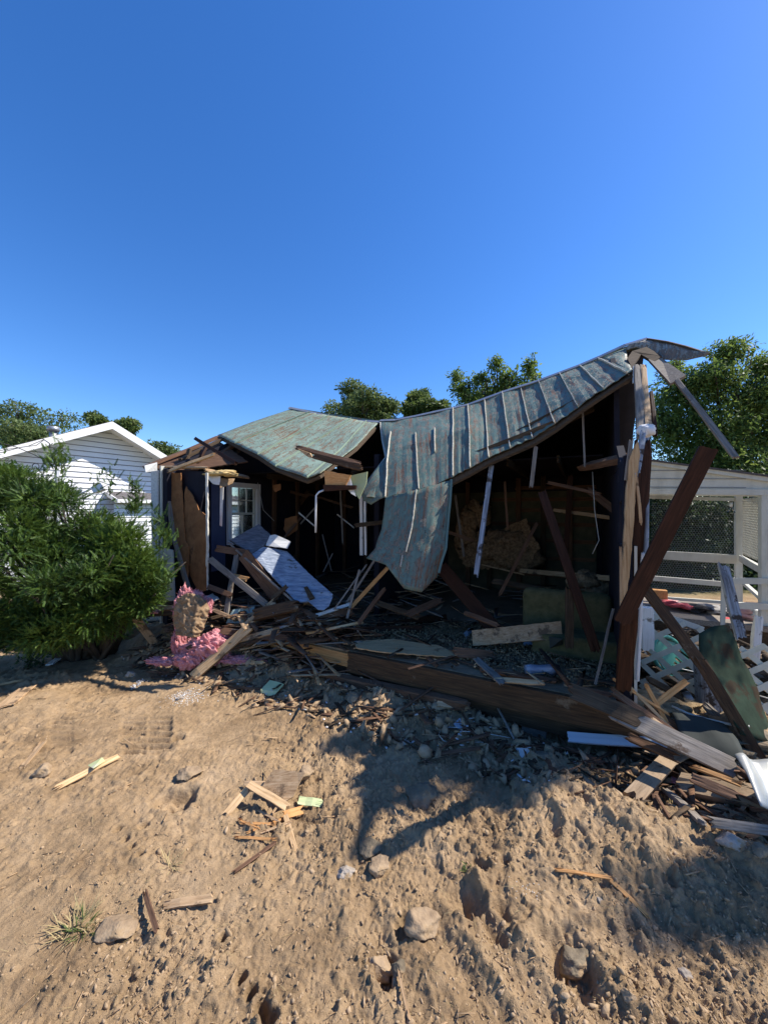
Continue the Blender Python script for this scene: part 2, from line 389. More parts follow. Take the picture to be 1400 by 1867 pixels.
M = {
 'whitep': mat('white_painted_boards', [(.46,.45,.38), (.56,.55,.47), (.62,.61,.53)], 6, (1,1,.4), rough=.6, bump=.1, dirt=((.30,.29,.24), 5, .66), rv=.04),
 'siding': mat('white_vinyl_siding', [(.70,.70,.71), (.76,.76,.77), (.78,.78,.79)], 2, rough=.5, bump=.02, rv=0),
 'gapshadow': mat('siding_gap_shadow_line', [(.16,.16,.18), (.2,.2,.22)], 2, bump=0, rv=0),  # dark colour standing for lap shadows; also used for the porch board joints
 'trim': mat('white_trim', [(.72,.71,.69), (.80,.79,.78)], 3, rough=.5, bump=.02, rv=.02),
 'shingle': mat('dark_grey_shingles', [(.05,.045,.045), (.10,.09,.09), (.15,.14,.14)], 14, (1,1,1), bump=.5),
 'galv': mat('galvanised_metal', [(.30,.31,.32), (.40,.41,.42)], 8, rough=.4, metal=.6, bump=.05),
 'darkwall': mat('shade_darkened_room_wall', [(.006,.006,.011), (.010,.010,.018), (.018,.016,.022)], 3, rough=.9, bump=.1, rv=0),  # near-black: the shade of the rooms is put into the colour
 'bluewall': mat('blue_painted_wall', [(.075,.085,.15), (.10,.115,.19)], 4, rough=.7, bump=.05, rv=0),
 'lath': mat('old_green_wallboard', [(.05,.05,.03), (.08,.075,.045), (.12,.10,.06)], 4, bump=.2),
 'fiber': mat('brown_fibreboard', [(.15,.062,.022), (.22,.095,.035), (.28,.13,.052)], 7, bump=.3, rough=1, dirt=((.10,.045,.02), 3, .62), rv=.05),
 'gyp': mat('torn_gypsum_edge', [(.45,.42,.36), (.62,.58,.5)], 20, bump=.5),
 'insul': mat('old_brown_insulation', [(.10,.06,.03), (.24,.15,.08), (.42,.27,.15)], 22, bump=1.0, bscale=30, rough=1),
 'cell': mat('grey_tan_loose_insulation', [(.20,.135,.07), (.33,.235,.13), (.47,.35,.20)], 25, bump=1.0, bscale=60, rough=1),
 'yell': mat('yellow_foam', [(.42,.28,.10), (.62,.46,.22)], 16, bump=.8),
 'pink': mat('pink_fibreglass', [(.42,.13,.14), (.64,.26,.27), (.78,.42,.42)], 16, bump=1.0, bscale=45, rough=1, trans=.15, rv=.08),
 'kraft': mat('crumpled_kraft_paper', [(.13,.08,.04), (.24,.155,.085), (.34,.235,.135)], 9, bump=1.0, bscale=16, dist=1.5, rough=.9),
 'foil': mat('silver_blue_backing', [(.11,.135,.18), (.26,.30,.37), (.46,.50,.56)], 5, (1,6,6), rough=.42, bump=.8, bscale=9, rv=.05, dirt=((.10,.095,.09), 7, .60)),
 'foilgrey': mat('grey_panel_backing', [(.05,.052,.058), (.12,.125,.14), (.22,.22,.24)], 6, (1,8,8), rough=.6, bump=.4, rv=.05),
 'vest': mat('dusty_green_upholstery', [(.05,.05,.022), (.085,.08,.036), (.11,.10,.05)], 12, bump=.3, rough=1),
 'lime': mat('lime_painted_board', [(.42,.46,.22), (.52,.55,.30)], 4, bump=.1, dirt=((.55,.52,.42), 6, .58)),
 'plaster': mat('white_plaster', [(.55,.53,.50), (.72,.70,.67)], 12, bump=.4),
 'concrete': mat('dirty_concrete', [(.11,.10,.085), (.17,.155,.13), (.22,.2,.17)], 10, bump=.5),
 'conduit': mat('pale_conduit', [(.42,.40,.34), (.55,.53,.47)], 5, bump=.1, rough=.5),
 'black': mat('black_metal', [(.015,.015,.016), (.03,.03,.03)], 5, bump=.05, rough=.5),
 'plast': mat('white_plastic', [(.62,.62,.6), (.7,.7,.68)], 3, bump=0, rough=.35),
 'greenp': mat('green_plastic', [(.045,.20,.15), (.06,.25,.19)], 3, bump=.05, rough=.4),
 'redc': mat('dusty_red_cloth', [(.32,.035,.045), (.48,.08,.09), (.55,.16,.17)], 7, bump=.5, rough=.95),
 'pinkc': mat('faded_pink_cloth', [(.50,.28,.27), (.62,.38,.36)], 7, bump=.5, rough=.95),
 'blackc': mat('dark_cloth', [(.02,.02,.022), (.05,.045,.045)], 7, bump=.5, rough=.95),
 'greyc': mat('grey_cloth', [(.20,.19,.18), (.36,.34,.32)], 7, bump=.5, rough=.95),
 'sheetg': mat('rusty_green_sheet_metal', [(.013,.02,.012), (.024,.040,.025), (.042,.062,.040)], 3, rough=.9, spec=.1, bump=.4, dirt=((.035,.024,.014), 4, .50)),
 'sheetw': mat('dusty_white_sheet_metal', [(.26,.26,.23), (.36,.36,.33), (.44,.44,.41)], 2, rough=.4, bump=.1, metal=.2, dirt=((.34,.30,.2), 3, .62)),
 'tarp': mat('dark_roofing_felt', [(.022,.026,.022), (.04,.047,.04)], 3, rough=.8, bump=.3),
 'rock': mat('dusty_brown_stone', [(.20,.135,.08), (.31,.22,.135), (.40,.30,.195)], 6, bump=1.0, bscale=40, dirt=((.32,.22,.125), 9, .53), rough=1),
 'rockg': mat('pale_grey_stone', [(.22,.18,.14), (.33,.28,.23), (.44,.39,.33)], 6, bump=1.0, bscale=40, dirt=((.32,.22,.125), 9, .53), rough=1),
 'rockd': mat('dark_olive_stone', [(.11,.085,.055), (.17,.135,.09), (.24,.19,.13)], 6, bump=1.0, bscale=40, dirt=((.32,.22,.125), 9, .53), rough=1),
 'bark': mat('bark', [(.05,.038,.028), (.10,.08,.06)], 10, (1,1,.3), bump=.8),
 'straw': mat('dry_straw', [(.30,.22,.10), (.46,.36,.18)], 8, bump=0),
}
def glass(name='window_glass'):
    m = bpy.data.materials.new(name); m.use_nodes = True; n = m.node_tree; N = n.nodes; L = n.links; N.remove(N['Principled BSDF'])
    t = N.new('ShaderNodeBsdfTransparent'); t.inputs[0].default_value = (.86,.9,.9,1); g = N.new('ShaderNodeBsdfGlossy'); g.inputs['Roughness'].default_value = .05
    f = N.new('ShaderNodeFresnel'); ms = N.new('ShaderNodeMixShader'); L.new(f.outputs[0], ms.inputs[0]); L.new(t.outputs[0], ms.inputs[1]); L.new(g.outputs[0], ms.inputs[2]); L.new(ms.outputs[0], N['Material Output'].inputs[0])
    return m
M['glass'] = glass()
def leafmat(name, cols, tr=.35, rough=.55):
    m = bpy.data.materials.new(name); m.use_nodes = True; n = m.node_tree; N = n.nodes; L = n.links; B = N['Principled BSDF']
    g = N.new('ShaderNodeNewGeometry'); tc = N.new('ShaderNodeTexCoord'); nz = N.new('ShaderNodeTexNoise'); nz.inputs['Scale'].default_value = 1.6; L.new(tc.outputs['Object'], nz.inputs['Vector'])
    ad = N.new('ShaderNodeMath'); ad.operation = 'MULTIPLY_ADD'; L.new(g.outputs['Random Per Island'], ad.inputs[0]); ad.inputs[1].default_value = .5; L.new(nz.outputs['Fac'], ad.inputs[2])
    cr = N.new('ShaderNodeValToRGB'); e = cr.color_ramp.elements
    while len(e) < len(cols): e.new(.5)
    for i, c in enumerate(cols): e[i].position = .4+.6*i/(len(cols)-1); e[i].color = (*c, 1)
    L.new(ad.outputs[0], cr.inputs[0]); L.new(cr.outputs[0], B.inputs['Base Color']); B.inputs['Roughness'].default_value = rough; B.inputs['Specular IOR Level'].default_value = .35
    t = N.new('ShaderNodeBsdfTranslucent'); hs = N.new('ShaderNodeHueSaturation'); hs.inputs['Value'].default_value = 1.3; hs.inputs['Hue'].default_value = .485; L.new(cr.outputs[0], hs.inputs['Color']); L.new(hs.outputs[0], t.inputs[0])
    ms = N.new('ShaderNodeMixShader'); ms.inputs[0].default_value = tr; L.new(B.outputs[0], ms.inputs[1]); L.new(t.outputs[0], ms.inputs[2]); L.new(ms.outputs[0], N['Material Output'].inputs[0])
    return m
LF = {
 'yew': leafmat('yew_needles', [(.018,.042,.010), (.045,.095,.016), (.135,.21,.032)], .25),
 'a': leafmat('light_leaves', [(.05,.08,.022), (.09,.14,.035), (.16,.21,.06)], .4),
 'b': leafmat('mid_leaves', [(.05,.08,.028), (.095,.14,.042), (.16,.21,.07)], .35),
 'c': leafmat('bright_translucent_leaves', [(.045,.085,.022), (.095,.16,.035), (.18,.25,.055)], .5),  # brighter greens and the strongest translucency of the leaf sets
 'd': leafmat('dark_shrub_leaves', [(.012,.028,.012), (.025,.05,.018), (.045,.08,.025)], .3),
}
def roofmat(name, paint, primer, rust, thr, coord='UV'):
    m = bpy.data.materials.new(name); m.use_nodes = True; n = m.node_tree; N = n.nodes; L = n.links; B = N['Principled BSDF']
    tc = N.new('ShaderNodeTexCoord')
    def noise(sc, st, det=8, r=.7, dist=0):
        mp = N.new('ShaderNodeMapping'); mp.inputs['Scale'].default_value = st; L.new(tc.outputs[coord], mp.inputs[0])
        z = N.new('ShaderNodeTexNoise'); z.inputs['Scale'].default_value = sc; z.inputs['Detail'].default_value = det; z.inputs['Roughness'].default_value = r; z.inputs['Distortion'].default_value = dist; L.new(mp.outputs[0], z.inputs['Vector']); return z
    def ramp(z, a, b):
        r = N.new('ShaderNodeValToRGB'); r.color_ramp.elements[0].position = a; r.color_ramp.elements[1].position = b; L.new(z.outputs['Fac'], r.inputs[0]); return r
    def mix(f, a, b):
        x = N.new('ShaderNodeMixRGB'); L.new(f.outputs[0], x.inputs[0])
        for i, c in ((1, a), (2, b)):
            if isinstance(c, tuple): x.inputs[i].default_value = (*c, 1)
            else: L.new(c, x.inputs[i])
        return x.outputs[0]
    base = mix(ramp(noise(1.6, (1, 1, 1)), .35, .65), paint, tuple(c*.72 for c in paint))
    base = mix(ramp(noise(6, (2.2, .5, 1)), .40, .75), base, tuple(min(1, c*1.35+.02) for c in paint))
    p1 = ramp(noise(7, (2.0, 1.1, 1), 12, .80), thr, thr+.012)
    c1 = mix(p1, base, primer)
    p2 = ramp(noise(4, (4.2, .40, 1), 12, .80, .3), thr-.015, thr+.055)
    c2 = mix(p2, c1, rust)
    p3 = ramp(noise(16, (1.4, .9, 1), 6, .8), .62, .635)
    c3 = mix(p3, c2, (.03, .024, .02))
    L.new(c3, B.inputs['Base Color']); B.inputs['Roughness'].default_value = .55; B.inputs['Specular IOR Level'].default_value = .4
    bp = N.new('ShaderNodeBump'); bp.inputs['Strength'].default_value = .7; bp.inputs['Distance'].default_value = .006; bp.invert = True; L.new(p1.outputs[0], bp.inputs['Height'])
    b2 = N.new('ShaderNodeBump'); b2.inputs['Strength'].default_value = .5; b2.inputs['Distance'].default_value = .02; L.new(noise(2.5, (1, 1, 1), 4).outputs['Fac'], b2.inputs['Height']); L.new(bp.outputs[0], b2.inputs['Normal']); L.new(b2.outputs[0], B.inputs['Normal'])
    return m
M['roofL'] = roofmat('peeling_pale_green_roof_paint', (.205,.27,.20), (.21,.17,.115), (.20,.115,.05), .532)
M['roofR'] = roofmat('peeling_teal_roof_paint', (.092,.148,.120), (.19,.16,.12), (.17,.085,.042), .53)
M['roofF'] = roofmat('flaking_grey_roof_paint', (.24,.25,.22), (.15,.12,.09), (.20,.15,.11), .51)
M['seam'] = mat('flaking_lit_edge_seam', [(.16,.17,.14), (.45,.42,.34), (.62,.57,.47)], 30, bump=.6, rough=.6)  # pale flakes, with the lit look of the seam edges put into the colour
def dirtmat():
    m = bpy.data.materials.new('dirt'); m.use_nodes = True; n = m.node_tree; N = n.nodes; L = n.links; B = N['Principled BSDF']
    tc = N.new('ShaderNodeTexCoord')
    def noise(sc, det=8, r=.65, st=(1,1,1)):
        mp = N.new('ShaderNodeMapping'); mp.inputs['Scale'].default_value = st; L.new(tc.outputs['Object'], mp.inputs[0])
        z = N.new('ShaderNodeTexNoise'); z.inputs['Scale'].default_value = sc; z.inputs['Detail'].default_value = det; z.inputs['Roughness'].default_value = r; L.new(mp.outputs[0], z.inputs['Vector']); return z
    cr = N.new('ShaderNodeValToRGB'); e = cr.color_ramp.elements
    for p, c in ((.30, (.17,.108,.058)), (.5, (.325,.222,.125)), (.7, (.43,.305,.185))):
        if p == .30: e[0].position = p; e[0].color = (*c, 1)
        elif p == .7: e[-1].position = p; e[-1].color = (*c, 1)
        else: q = e.new(p); q.color = (*c, 1)
    L.new(noise(1.3, 10, .7).outputs['Fac'], cr.inputs[0])
    n2 = noise(14, 8, .75); r2 = N.new('ShaderNodeMapRange'); r2.inputs[1].default_value = .3; r2.inputs[2].default_value = .7; r2.inputs[3].default_value = .72; r2.inputs[4].default_value = 1.22; L.new(n2.outputs['Fac'], r2.inputs[0])
    h = N.new('ShaderNodeHueSaturation'); L.new(r2.outputs[0], h.inputs['Value']); L.new(cr.outputs[0], h.inputs['Color'])
    # grass far from the yard
    sx = N.new('ShaderNodeSeparateXYZ'); L.new(tc.outputs['Object'], sx.inputs[0]); mr = N.new('ShaderNodeMapRange'); mr.inputs[1].default_value = 8.5; mr.inputs[2].default_value = 10; L.new(sx.outputs[1], mr.inputs[0])
    mx = N.new('ShaderNodeMixRGB'); L.new(mr.outputs[0], mx.inputs[0]); L.new(h.outputs[0], mx.inputs[1]); mx.inputs[2].default_value = (.055,.085,.025,1)
    L.new(mx.outputs[0], B.inputs['Base Color']); B.inputs['Roughness'].default_value = 1; B.inputs['Specular IOR Level'].default_value = .1
    b1 = N.new('ShaderNodeBump'); b1.inputs['Strength'].default_value = .9; b1.inputs['Distance'].default_value = .006; L.new(noise(110, 6, .7).outputs['Fac'], b1.inputs['Height'])
    b2 = N.new('ShaderNodeBump'); b2.inputs['Strength'].default_value = .8; b2.inputs['Distance'].default_value = .015; L.new(noise(38, 6, .7).outputs['Fac'], b2.inputs['Height']); L.new(b1.outputs[0], b2.inputs['Normal'])
    L.new(b2.outputs[0], B.inputs['Normal']); return m
M['dirt'] = dirtmat()
M['cream'] = mat('cream_painted_lattice', [(.50,.45,.31), (.62,.57,.42), (.70,.65,.5)], 6, rough=.6, bump=.1, dirt=((.30,.26,.19), 6, .62), rv=.04)
M['clod'] = mat('dry_soil_clod', [(.22,.145,.080), (.33,.228,.132), (.43,.31,.195)], 9, bump=.6, bscale=60, rough=1, rv=0)
# ============================================================ GROUND
def make_ground():
    ys = [.75]
    while ys[-1] < 6.8: ys.append(ys[-1]+max(.0045, .0034*ys[-1]**1.05))
    while ys[-1] < 900: ys.append(ys[-1]*1.13)
    y0 = [.75]
    while y0[-1] > -60: y0.append(y0[-1]-max(.02, abs(y0[-1]-.75)*.35))
    ys = np.array(y0[:0:-1]+ys)
    xs = [0.0]
    while xs[-1] < 5.6: xs.append(xs[-1]+.0055+.0016*xs[-1])
    while xs[-1] < 900: xs.append(xs[-1]*1.13)
    xs = np.array([-x for x in xs[:0:-1]]+xs)
    X, Y = np.meshgrid(xs, ys); Z = H(X, Y)
    Z = np.where(Y < .7, Z*.2, Z)
    vs = np.stack([X, Y, Z], -1).reshape(-1, 3); nx = len(xs); ny = len(ys)
    i = np.arange(nx-1)[None, :]; j = np.arange(ny-1)[:, None]; q = (j*nx+i).ravel()
    fs = np.stack([q, q+1, q+nx+1, q+nx], -1)
    o = meshnp('ground', vs, fs, M['dirt'], smooth=False); tag(o, kind='structure'); return o
make_ground()
def ico(sub=1):
    b = bmesh.new(); bmesh.ops.create_icosphere(b, subdivisions=sub, radius=1); b.verts.ensure_lookup_table()
    v = np.array([x.co[:] for x in b.verts]); f = np.array([[x.index for x in g.verts] for g in b.faces]); b.free(); return v, f
IV, IF = ico(1)
def clods():
    n = 38000
    # spread evenly over the picture of the yard, plus the rough strips
    py = 960+RNG.random(n)**.8*1100; d = np.minimum(CAMZ*700/(py-933), 6.0); d = np.clip(d, 1.05, 5.6)
    x = (RNG.random(n)*2.3-1.15)*d; y = d
    k = sm(-.6, .7, fbm(x*.8+3, y*.8, 5, 2)+.55*sm(0, 1.2, x)-.2+.8*fbm(x*3, y*3, 8, 2)); keep = RNG.random(n) < .25+.75*k
    fv = (x-A.x)*V.x+(y-A.y)*V.y; keep &= fv < .05
    x = x[keep]; y = y[keep]; n = len(x); z = H(x, y)
    r = .0022+.0085*RNG.random(n)**4; r = r*(.8+.5*RNG.random(n))
    big = RNG.random(n) < .02; r[big] *= 2.2
    V3 = IV[None]*(1+.75*(RNG.random((n, len(IV), 1))-.5)); sc = 1+.9*(RNG.random((n, 1, 3))-.5); V3 = V3*sc*r[:, None, None]
    V3 = V3*np.array([1.25, .85, .5]); V3 = np.einsum('nij,nkj->nki', rotn(n, RNG), V3); V3 = V3+np.stack([x, y, z+.05*r], -1)[:, None, :]
    F = IF[None]+(np.arange(n)*len(IV))[:, None, None]
    o = meshnp('soil_clods', V3.reshape(-1, 3), F.reshape(-1, 3), M['clod'], n=3); tag(o, 'loose crumbs and clods of dry brown soil strewn over the yard', 'soil clods', kind='stuff')
clods()
def litter(name, label, cat, m, n, region, lr, wr, zoff=.004, seed=1):
    """wood splinters, straw or chips lying loose: region(rng,n) -> x,y,z"""
    rg = np.random.default_rng(seed); x, y, z = region(rg, n); n = len(x)
    a = rg.random(n)*2*math.pi; k_ = np.clip(y/3.2, .35, 1); L = (lr[0]+(lr[1]-lr[0])*rg.random(n)**2)*k_; w_ = (wr[0]+(wr[1]-wr[0])*rg.random(n))*k_; t = np.minimum(w_*.5, .006); tz = (rg.random(n)-.5)*.5
    d = np.stack([np.cos(a)*np.cos(tz), np.sin(a)*np.cos(tz), np.sin(tz)], -1); s = np.stack([-np.sin(a), np.cos(a), (rg.random(n)-.5)*.8], -1); u = np.cross(d, s)
    c = np.stack([x, y, z+zoff+np.abs(np.sin(tz))*L*.45], -1); V8 = []
    for i in (-1, 1):
        for j in (-1, 1):
            for k in (-1, 1):
                jit = 1+.5*(rg.random(n)-.5); V8.append(c+d*(i*L/2*jit)[:, None]+s*(j*w_/2*(.6 if i > 0 else 1))[:, None]+u*(k*t/2)[:, None])
    V8 = np.stack(V8, 1); F = np.array([(0,1,3,2),(4,6,7,5),(0,4,5,1),(2,3,7,6),(0,2,6,4),(1,5,7,3)])
    F = F[None]+(np.arange(n)*8)[:, None, None]
    o = meshnp(name, V8.reshape(-1, 3), F.reshape(-1, 4), m); tag(o, label, cat, kind='stuff'); return o
def reg_yard(rg, n):
    py = 1000+rg.random(n)**.8*900; d = np.clip(CAMZ*700/(py-933), 1.05, 5.2); x = (rg.random(n)*2.2-1.1)*d
    fv = (x-A.x)*V.x+(d-A.y)*V.y; k = fv < 0; return x[k], d[k], H(x[k], d[k])
litter('straw', 'scattered straws and dry roots on the bare soil', 'straw', M['straw'], 650, reg_yard, (.02, .13), (.0015, .003), seed=3)
litter('wood_splinters', 'small pale wood splinters strewn over the yard', 'splinters', W['tan'], 260, reg_yard, (.03, .16), (.003, .012), seed=4)
def reg_front(rg, n):
    u = rg.random(n)*6.6-.9; v = -.05-rg.random(n)**1.4*.75; p = np.stack([A.x+U.x*u+V.x*v, A.y+U.y*u+V.y*v], -1); return p[:, 0], p[:, 1], H(p[:, 0], p[:, 1])
def reg_deck(rg, n):
    u = rg.random(n)*5.4+.1; v = .03+rg.random(n)**1.3*1.8; return A.x+U.x*u+V.x*v, A.y+U.y*u+V.y*v, np.full(n, FZ+.01)+.05*rg.random(n)
litter('plaster_crumbs', 'white plaster crumbs along the foot of the wrecked house', 'plaster crumbs', M['plaster'], 240, reg_front, (.006, .05), (.006, .03), seed=5)
litter('broken_lath_litter', 'brown splinters and broken lath piled along the house front', 'splinters', W['brown'], 300, reg_front, (.04, .5), (.005, .05), seed=6)
litter('dark_lath_litter', 'dark broken lath and bark scraps along the house front', 'splinters', W['dark'], 300, reg_front, (.05, .3), (.01, .05), seed=26)
litter('pale_lath_litter', 'pale fresh splinters along the house front', 'splinters', W['tan'], 150, reg_front, (.03, .35), (.004, .03), seed=16)
litter('deck_litter', 'tan scraps and splinters strewn over the floor deck', 'splinters', W['tan'], 300, reg_deck, (.03, .3), (.006, .03), seed=7)
litter('deck_chips', 'dark scraps strewn over the floor deck', 'scraps', W['dark'], 200, reg_deck, (.05, .35), (.01, .05), seed=8)
def rubble(name, label, cat, m, region, n, rr, seed):
    rg = np.random.default_rng(seed); x, y, z = region(rg, n); n = len(x); r = rr[0]+(rr[1]-rr[0])*rg.random(n)**2.5
    V3 = IV[None]*(1+.9*(rg.random((n, len(IV), 1))-.5))*(1+.6*(rg.random((n, 1, 3))-.5))*np.array([1.4, .8, .4])*r[:, None, None]; V3 = np.einsum('nij,nkj->nki', rotn(n, rg), V3); V3 = V3+np.stack([x, y, z+.2*r], -1)[:, None, :]
    F = IF[None]+(np.arange(n)*len(IV))[:, None, None]; o = meshnp(name, V3.reshape(-1, 3), F.reshape(-1, 3), m, n=3); tag(o, label, cat, kind='stuff')
def reg_heap(rg, n):
    u = 2.7+rg.random(n)*2.7; v = -.30+rg.random(n)*.85; x = A.x+U.x*u+V.x*v; y = A.y+U.y*u+V.y*v; return x, y, H(x, y)*(v < 0)+.38*(v >= 0)+.34*rg.random(n)*np.exp(-((u-4.0)/1.2)**2)+.06*rg.random(n)
litter('broken_lath_heap', 'heap of long brown broken laths in front of the left room', 'laths', W['brown'], 170, reg_heap, (.2, .9), (.02, .10), seed=61)
litter('broken_lath_heap', 'long grey laths mixed into the heap in front of the left room', 'laths', W['grey'], 75, reg_heap, (.2, .7), (.012, .05), seed=62)
litter('broken_lath_heap', 'sunlit tan laths mixed into the heap in front of the left room', 'laths', W['tan'], 85, reg_heap, (.15, .8), (.015, .06), seed=63)
litter('broken_lath_heap', 'long dark laths strewn inside the rooms on the floor deck', 'laths', W['brown'], 70, reg_deck, (.2, .8), (.02, .07), seed=64)
def reg_right(rg, n):
    x = 2.0+rg.random(n)*1.1; y = 2.30+rg.random(n)*.75-.25*(x-1.7); return x, y, H(x, y)+.10*rg.random(n)
litter('broken_board_heap', 'dark broken boards heaped under the long grey plank at the right', 'boards', W['brown'], 60, reg_right, (.2, .6), (.03, .09), seed=65)
litter('broken_board_heap', 'dusty tan board scraps heaped at the right below the grey plank', 'boards', W['dusty'], 34, reg_right, (.15, .5), (.03, .09), seed=66)
litter('broken_board_heap', 'dark scraps between the boards at the right', 'scraps', W['dark'], 60, reg_right, (.1, .4), (.02, .08), seed=67)
def reg_room(rg, n):
    u = .3+rg.random(n)*5.2; v = .9+rg.random(n)*2.8; return A.x+U.x*u+V.x*v, A.y+U.y*u+V.y*v, np.full(n, FZ)+.35*rg.random(n)
litter('broken_board_heap', 'grey and brown boards jumbled on the floor deep inside the rooms', 'boards', W['grey'], 70, reg_room, (.3, 1.1), (.03, .10), seed=68)
litter('broken_board_heap', 'tan lath jumbled on the floor deep inside the rooms', 'boards', W['tan'], 60, reg_room, (.3, 1.0), (.02, .07), seed=69)
def reg_behind(rg, n):
    x = 2.75+rg.random(n)*1.9; y = 3.75+rg.random(n)*1.5+.3*(x-2.7)*rg.random(n); return x, y, H(x, y)+.25*rg.random(n)
litter('yard_clutter', 'dark scraps and boards cluttering the ground behind the lattice', 'clutter', W['dark'], 260, reg_behind, (.15, .7), (.05, .2), seed=71)
litter('yard_clutter', 'white broken boards among the clutter behind the lattice', 'clutter', W['white'], 34, reg_behind, (.1, .5), (.03, .1), seed=72)
litter('yard_clutter', 'tan broken boards among the clutter behind the lattice', 'clutter', W['dusty'], 50, reg_behind, (.1, .6), (.03, .12), seed=73)
rubble('soil_rubble', 'lumps of soil and rubble heaped along the house front', 'rubble', M['clod'], reg_front, 1300, (.006, .055), 11)
def reg_ins(rg, n):
    u = rg.random(n)*2.6+.05; v = .28+rg.random(n)*1.4; return A.x+U.x*u+V.x*v, A.y+U.y*u+V.y*v, FZ+.07*np.exp(-((v-.7)/.5)**2)*rg.random(n)
rubble('loose_insulation', 'grey tan loose fill insulation heaped on the floor deck', 'insulation', M['cell'], reg_ins, 12000, (.004, .016), 12)

# ============================================================ WRECKED HOUSE
house = empty('wrecked_house', hv(3, 2.2, 0), 'half demolished house with sagging green metal roof and torn open front', 'house')
WT = 2.60; HD = 4.4; HL = 5.92
# floor deck with the front beam
mb = MB(); mb.box(hv(HL/2, HD/2+.03, FZ-.02), U*(HL/2), V*(HD/2), Vector((0, 0, .018))); mb.build('floor_deck', W['dusty'], house)
def beam(name, p0, p1, w, t, m, **k): return board(name, p0, p1, w, t, m, parent=house, **k)
beam('front_beam', hv(-.06, 0, FZ-.115), hv(2.62, 0.0, FZ-.115), .225, .06, W['rim'], hint=-V, ends=(.3, .4))
beam('front_beam', hv(2.60, .02, FZ-.10), hv(3.75, 0.03, FZ-.075), .15, .07, W['orange'], hint=-V, ends=(.6, 1.3), label='orange freshly split end of the front beam')
beam('foundation_sill', hv(1.3, -.10, .155), hv(3.4, -.14, .125), .085, .10, W['brown'], hint=-V, ends=(1, 1))
beam('foundation_sill', hv(.0, .10, .10), hv(5.9, .10, .10), .18, .10, W['dark'], hint=-V, ends=(.3, .3))
# back, left and right walls (inner faces), partition
def wall(name, pts, m, t=.08, lab=None): return pan(name, pts, t, m, parent=house, label=lab)
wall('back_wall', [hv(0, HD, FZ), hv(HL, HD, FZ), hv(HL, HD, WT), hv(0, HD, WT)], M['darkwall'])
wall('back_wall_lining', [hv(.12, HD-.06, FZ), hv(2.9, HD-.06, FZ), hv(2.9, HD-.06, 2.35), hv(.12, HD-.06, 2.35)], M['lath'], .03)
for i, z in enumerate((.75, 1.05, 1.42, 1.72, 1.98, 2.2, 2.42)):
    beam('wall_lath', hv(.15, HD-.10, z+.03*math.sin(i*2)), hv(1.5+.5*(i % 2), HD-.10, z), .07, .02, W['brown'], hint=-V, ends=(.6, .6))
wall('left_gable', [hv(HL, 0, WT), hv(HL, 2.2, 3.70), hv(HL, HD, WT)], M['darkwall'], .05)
# left wall: window opening v 1.18..1.78, z 1.38..2.45
LX = HL
def lp(v, z, u=LX): return hv(u, v, z)
WV0, WV1, WZ0, WZ1 = 1.14, 1.78, 1.42, 2.42
for nm, q in (('left_wall', [(0.0, FZ-.3), (WV0, FZ-.3), (WV0, WT), (0.0, WT)]), ('left_wall', [(WV1, FZ), (HD, FZ), (HD, WT), (WV1, WT)]), ('left_wall', [(WV0, FZ), (WV1, FZ), (WV1, WZ0), (WV0, WZ0)]), ('left_wall', [(WV0, WZ1), (WV1, WZ1), (WV1, WT), (WV0, WT)])):
    wall(nm, [lp(v, z) for v, z in q], M['darkwall'], .10)
# outside cladding of the left wall (white boards)
for q in ([(-.02, 0.05), (WV0, 0.05), (WV0, WT+.05), (-.02, WT+.05)], [(WV1, .05), (HD, .05), (HD, WT+.05), (WV1, WT+.05)], [(WV0, .05), (WV1, .05), (WV1, WZ0), (WV0, WZ0)]):
    wall('left_cladding', [lp(v, z, LX+.075) for v, z in q], M['whitep'], .03)
wall('blue_wall_panel', [lp(.76, .95, LX-.065), lp(1.04, .95, LX-.065), lp(1.04, 2.42, LX-.065), lp(.76, 2.42, LX-.065)], M['bluewall'], .015)
# window
wf = MB(); wu = LX
def wbox(v0, v1, z0, z1, u, th): wf.box(hv(u, (v0+v1)/2, (z0+z1)/2), U*(th/2), V*((v1-v0)/2), Vector((0, 0, (z1-z0)/2)))
wbox(WV0-.06, WV0+.025, WZ0-.05, WZ1+.06, wu-.07, .05); wbox(WV1-.025, WV1+.06, WZ0-.05, WZ1+.06, wu-.07, .05)
wbox(WV0+.026, WV1-.026, WZ1-.03, WZ1+.06, wu-.07, .05); wbox(WV0+.026, WV1-.026, WZ0-.05, WZ0+.03, wu-.07, .07)
win = wf.build('window', M['trim'], house)
wf = MB(); zm = (WZ0+WZ1)/2
wbox(WV0+.027, WV1-.027, zm-.02, zm+.02, wu-.03, .04)
for z0_, z1_ in ((zm+.02, WZ1-.03),):
    wbox(WV0+.03, WV0+.06, z0_, z1_, wu-.03, .03); wbox(WV1-.06, WV1-.03, z0_, z1_, wu-.03, .03)
    wbox((WV0+WV1)/2-.10, (WV0+WV1)/2-.085, z0_, z1_, wu-.031, .02); wbox((WV0+WV1)/2+.085, (WV0+WV1)/2+.10, z0_, z1_, wu-.031, .02)
    wbox(WV0+.06, WV1-.06, (z0_+z1_)/2-.008, (z0_+z1_)/2+.008, wu-.033, .02)
wbox(WV0+.03, WV0+.065, WZ0+.03, zm-.02, wu-.03, .03); wbox(WV1-.065, WV1-.03, WZ0+.03, zm-.02, wu-.03, .03)
wbox((WV0+WV1)/2-.008, (WV0+WV1)/2+.008, WZ0+.03, zm-.02, wu-.031, .02)
wf.build('sash', M['whitep'], win)
wf = MB(); wbox(WV0+.03, WV1-.03, WZ0+.03, WZ1-.03, wu-.02, .004); wf.build('pane', M['glass'], win)
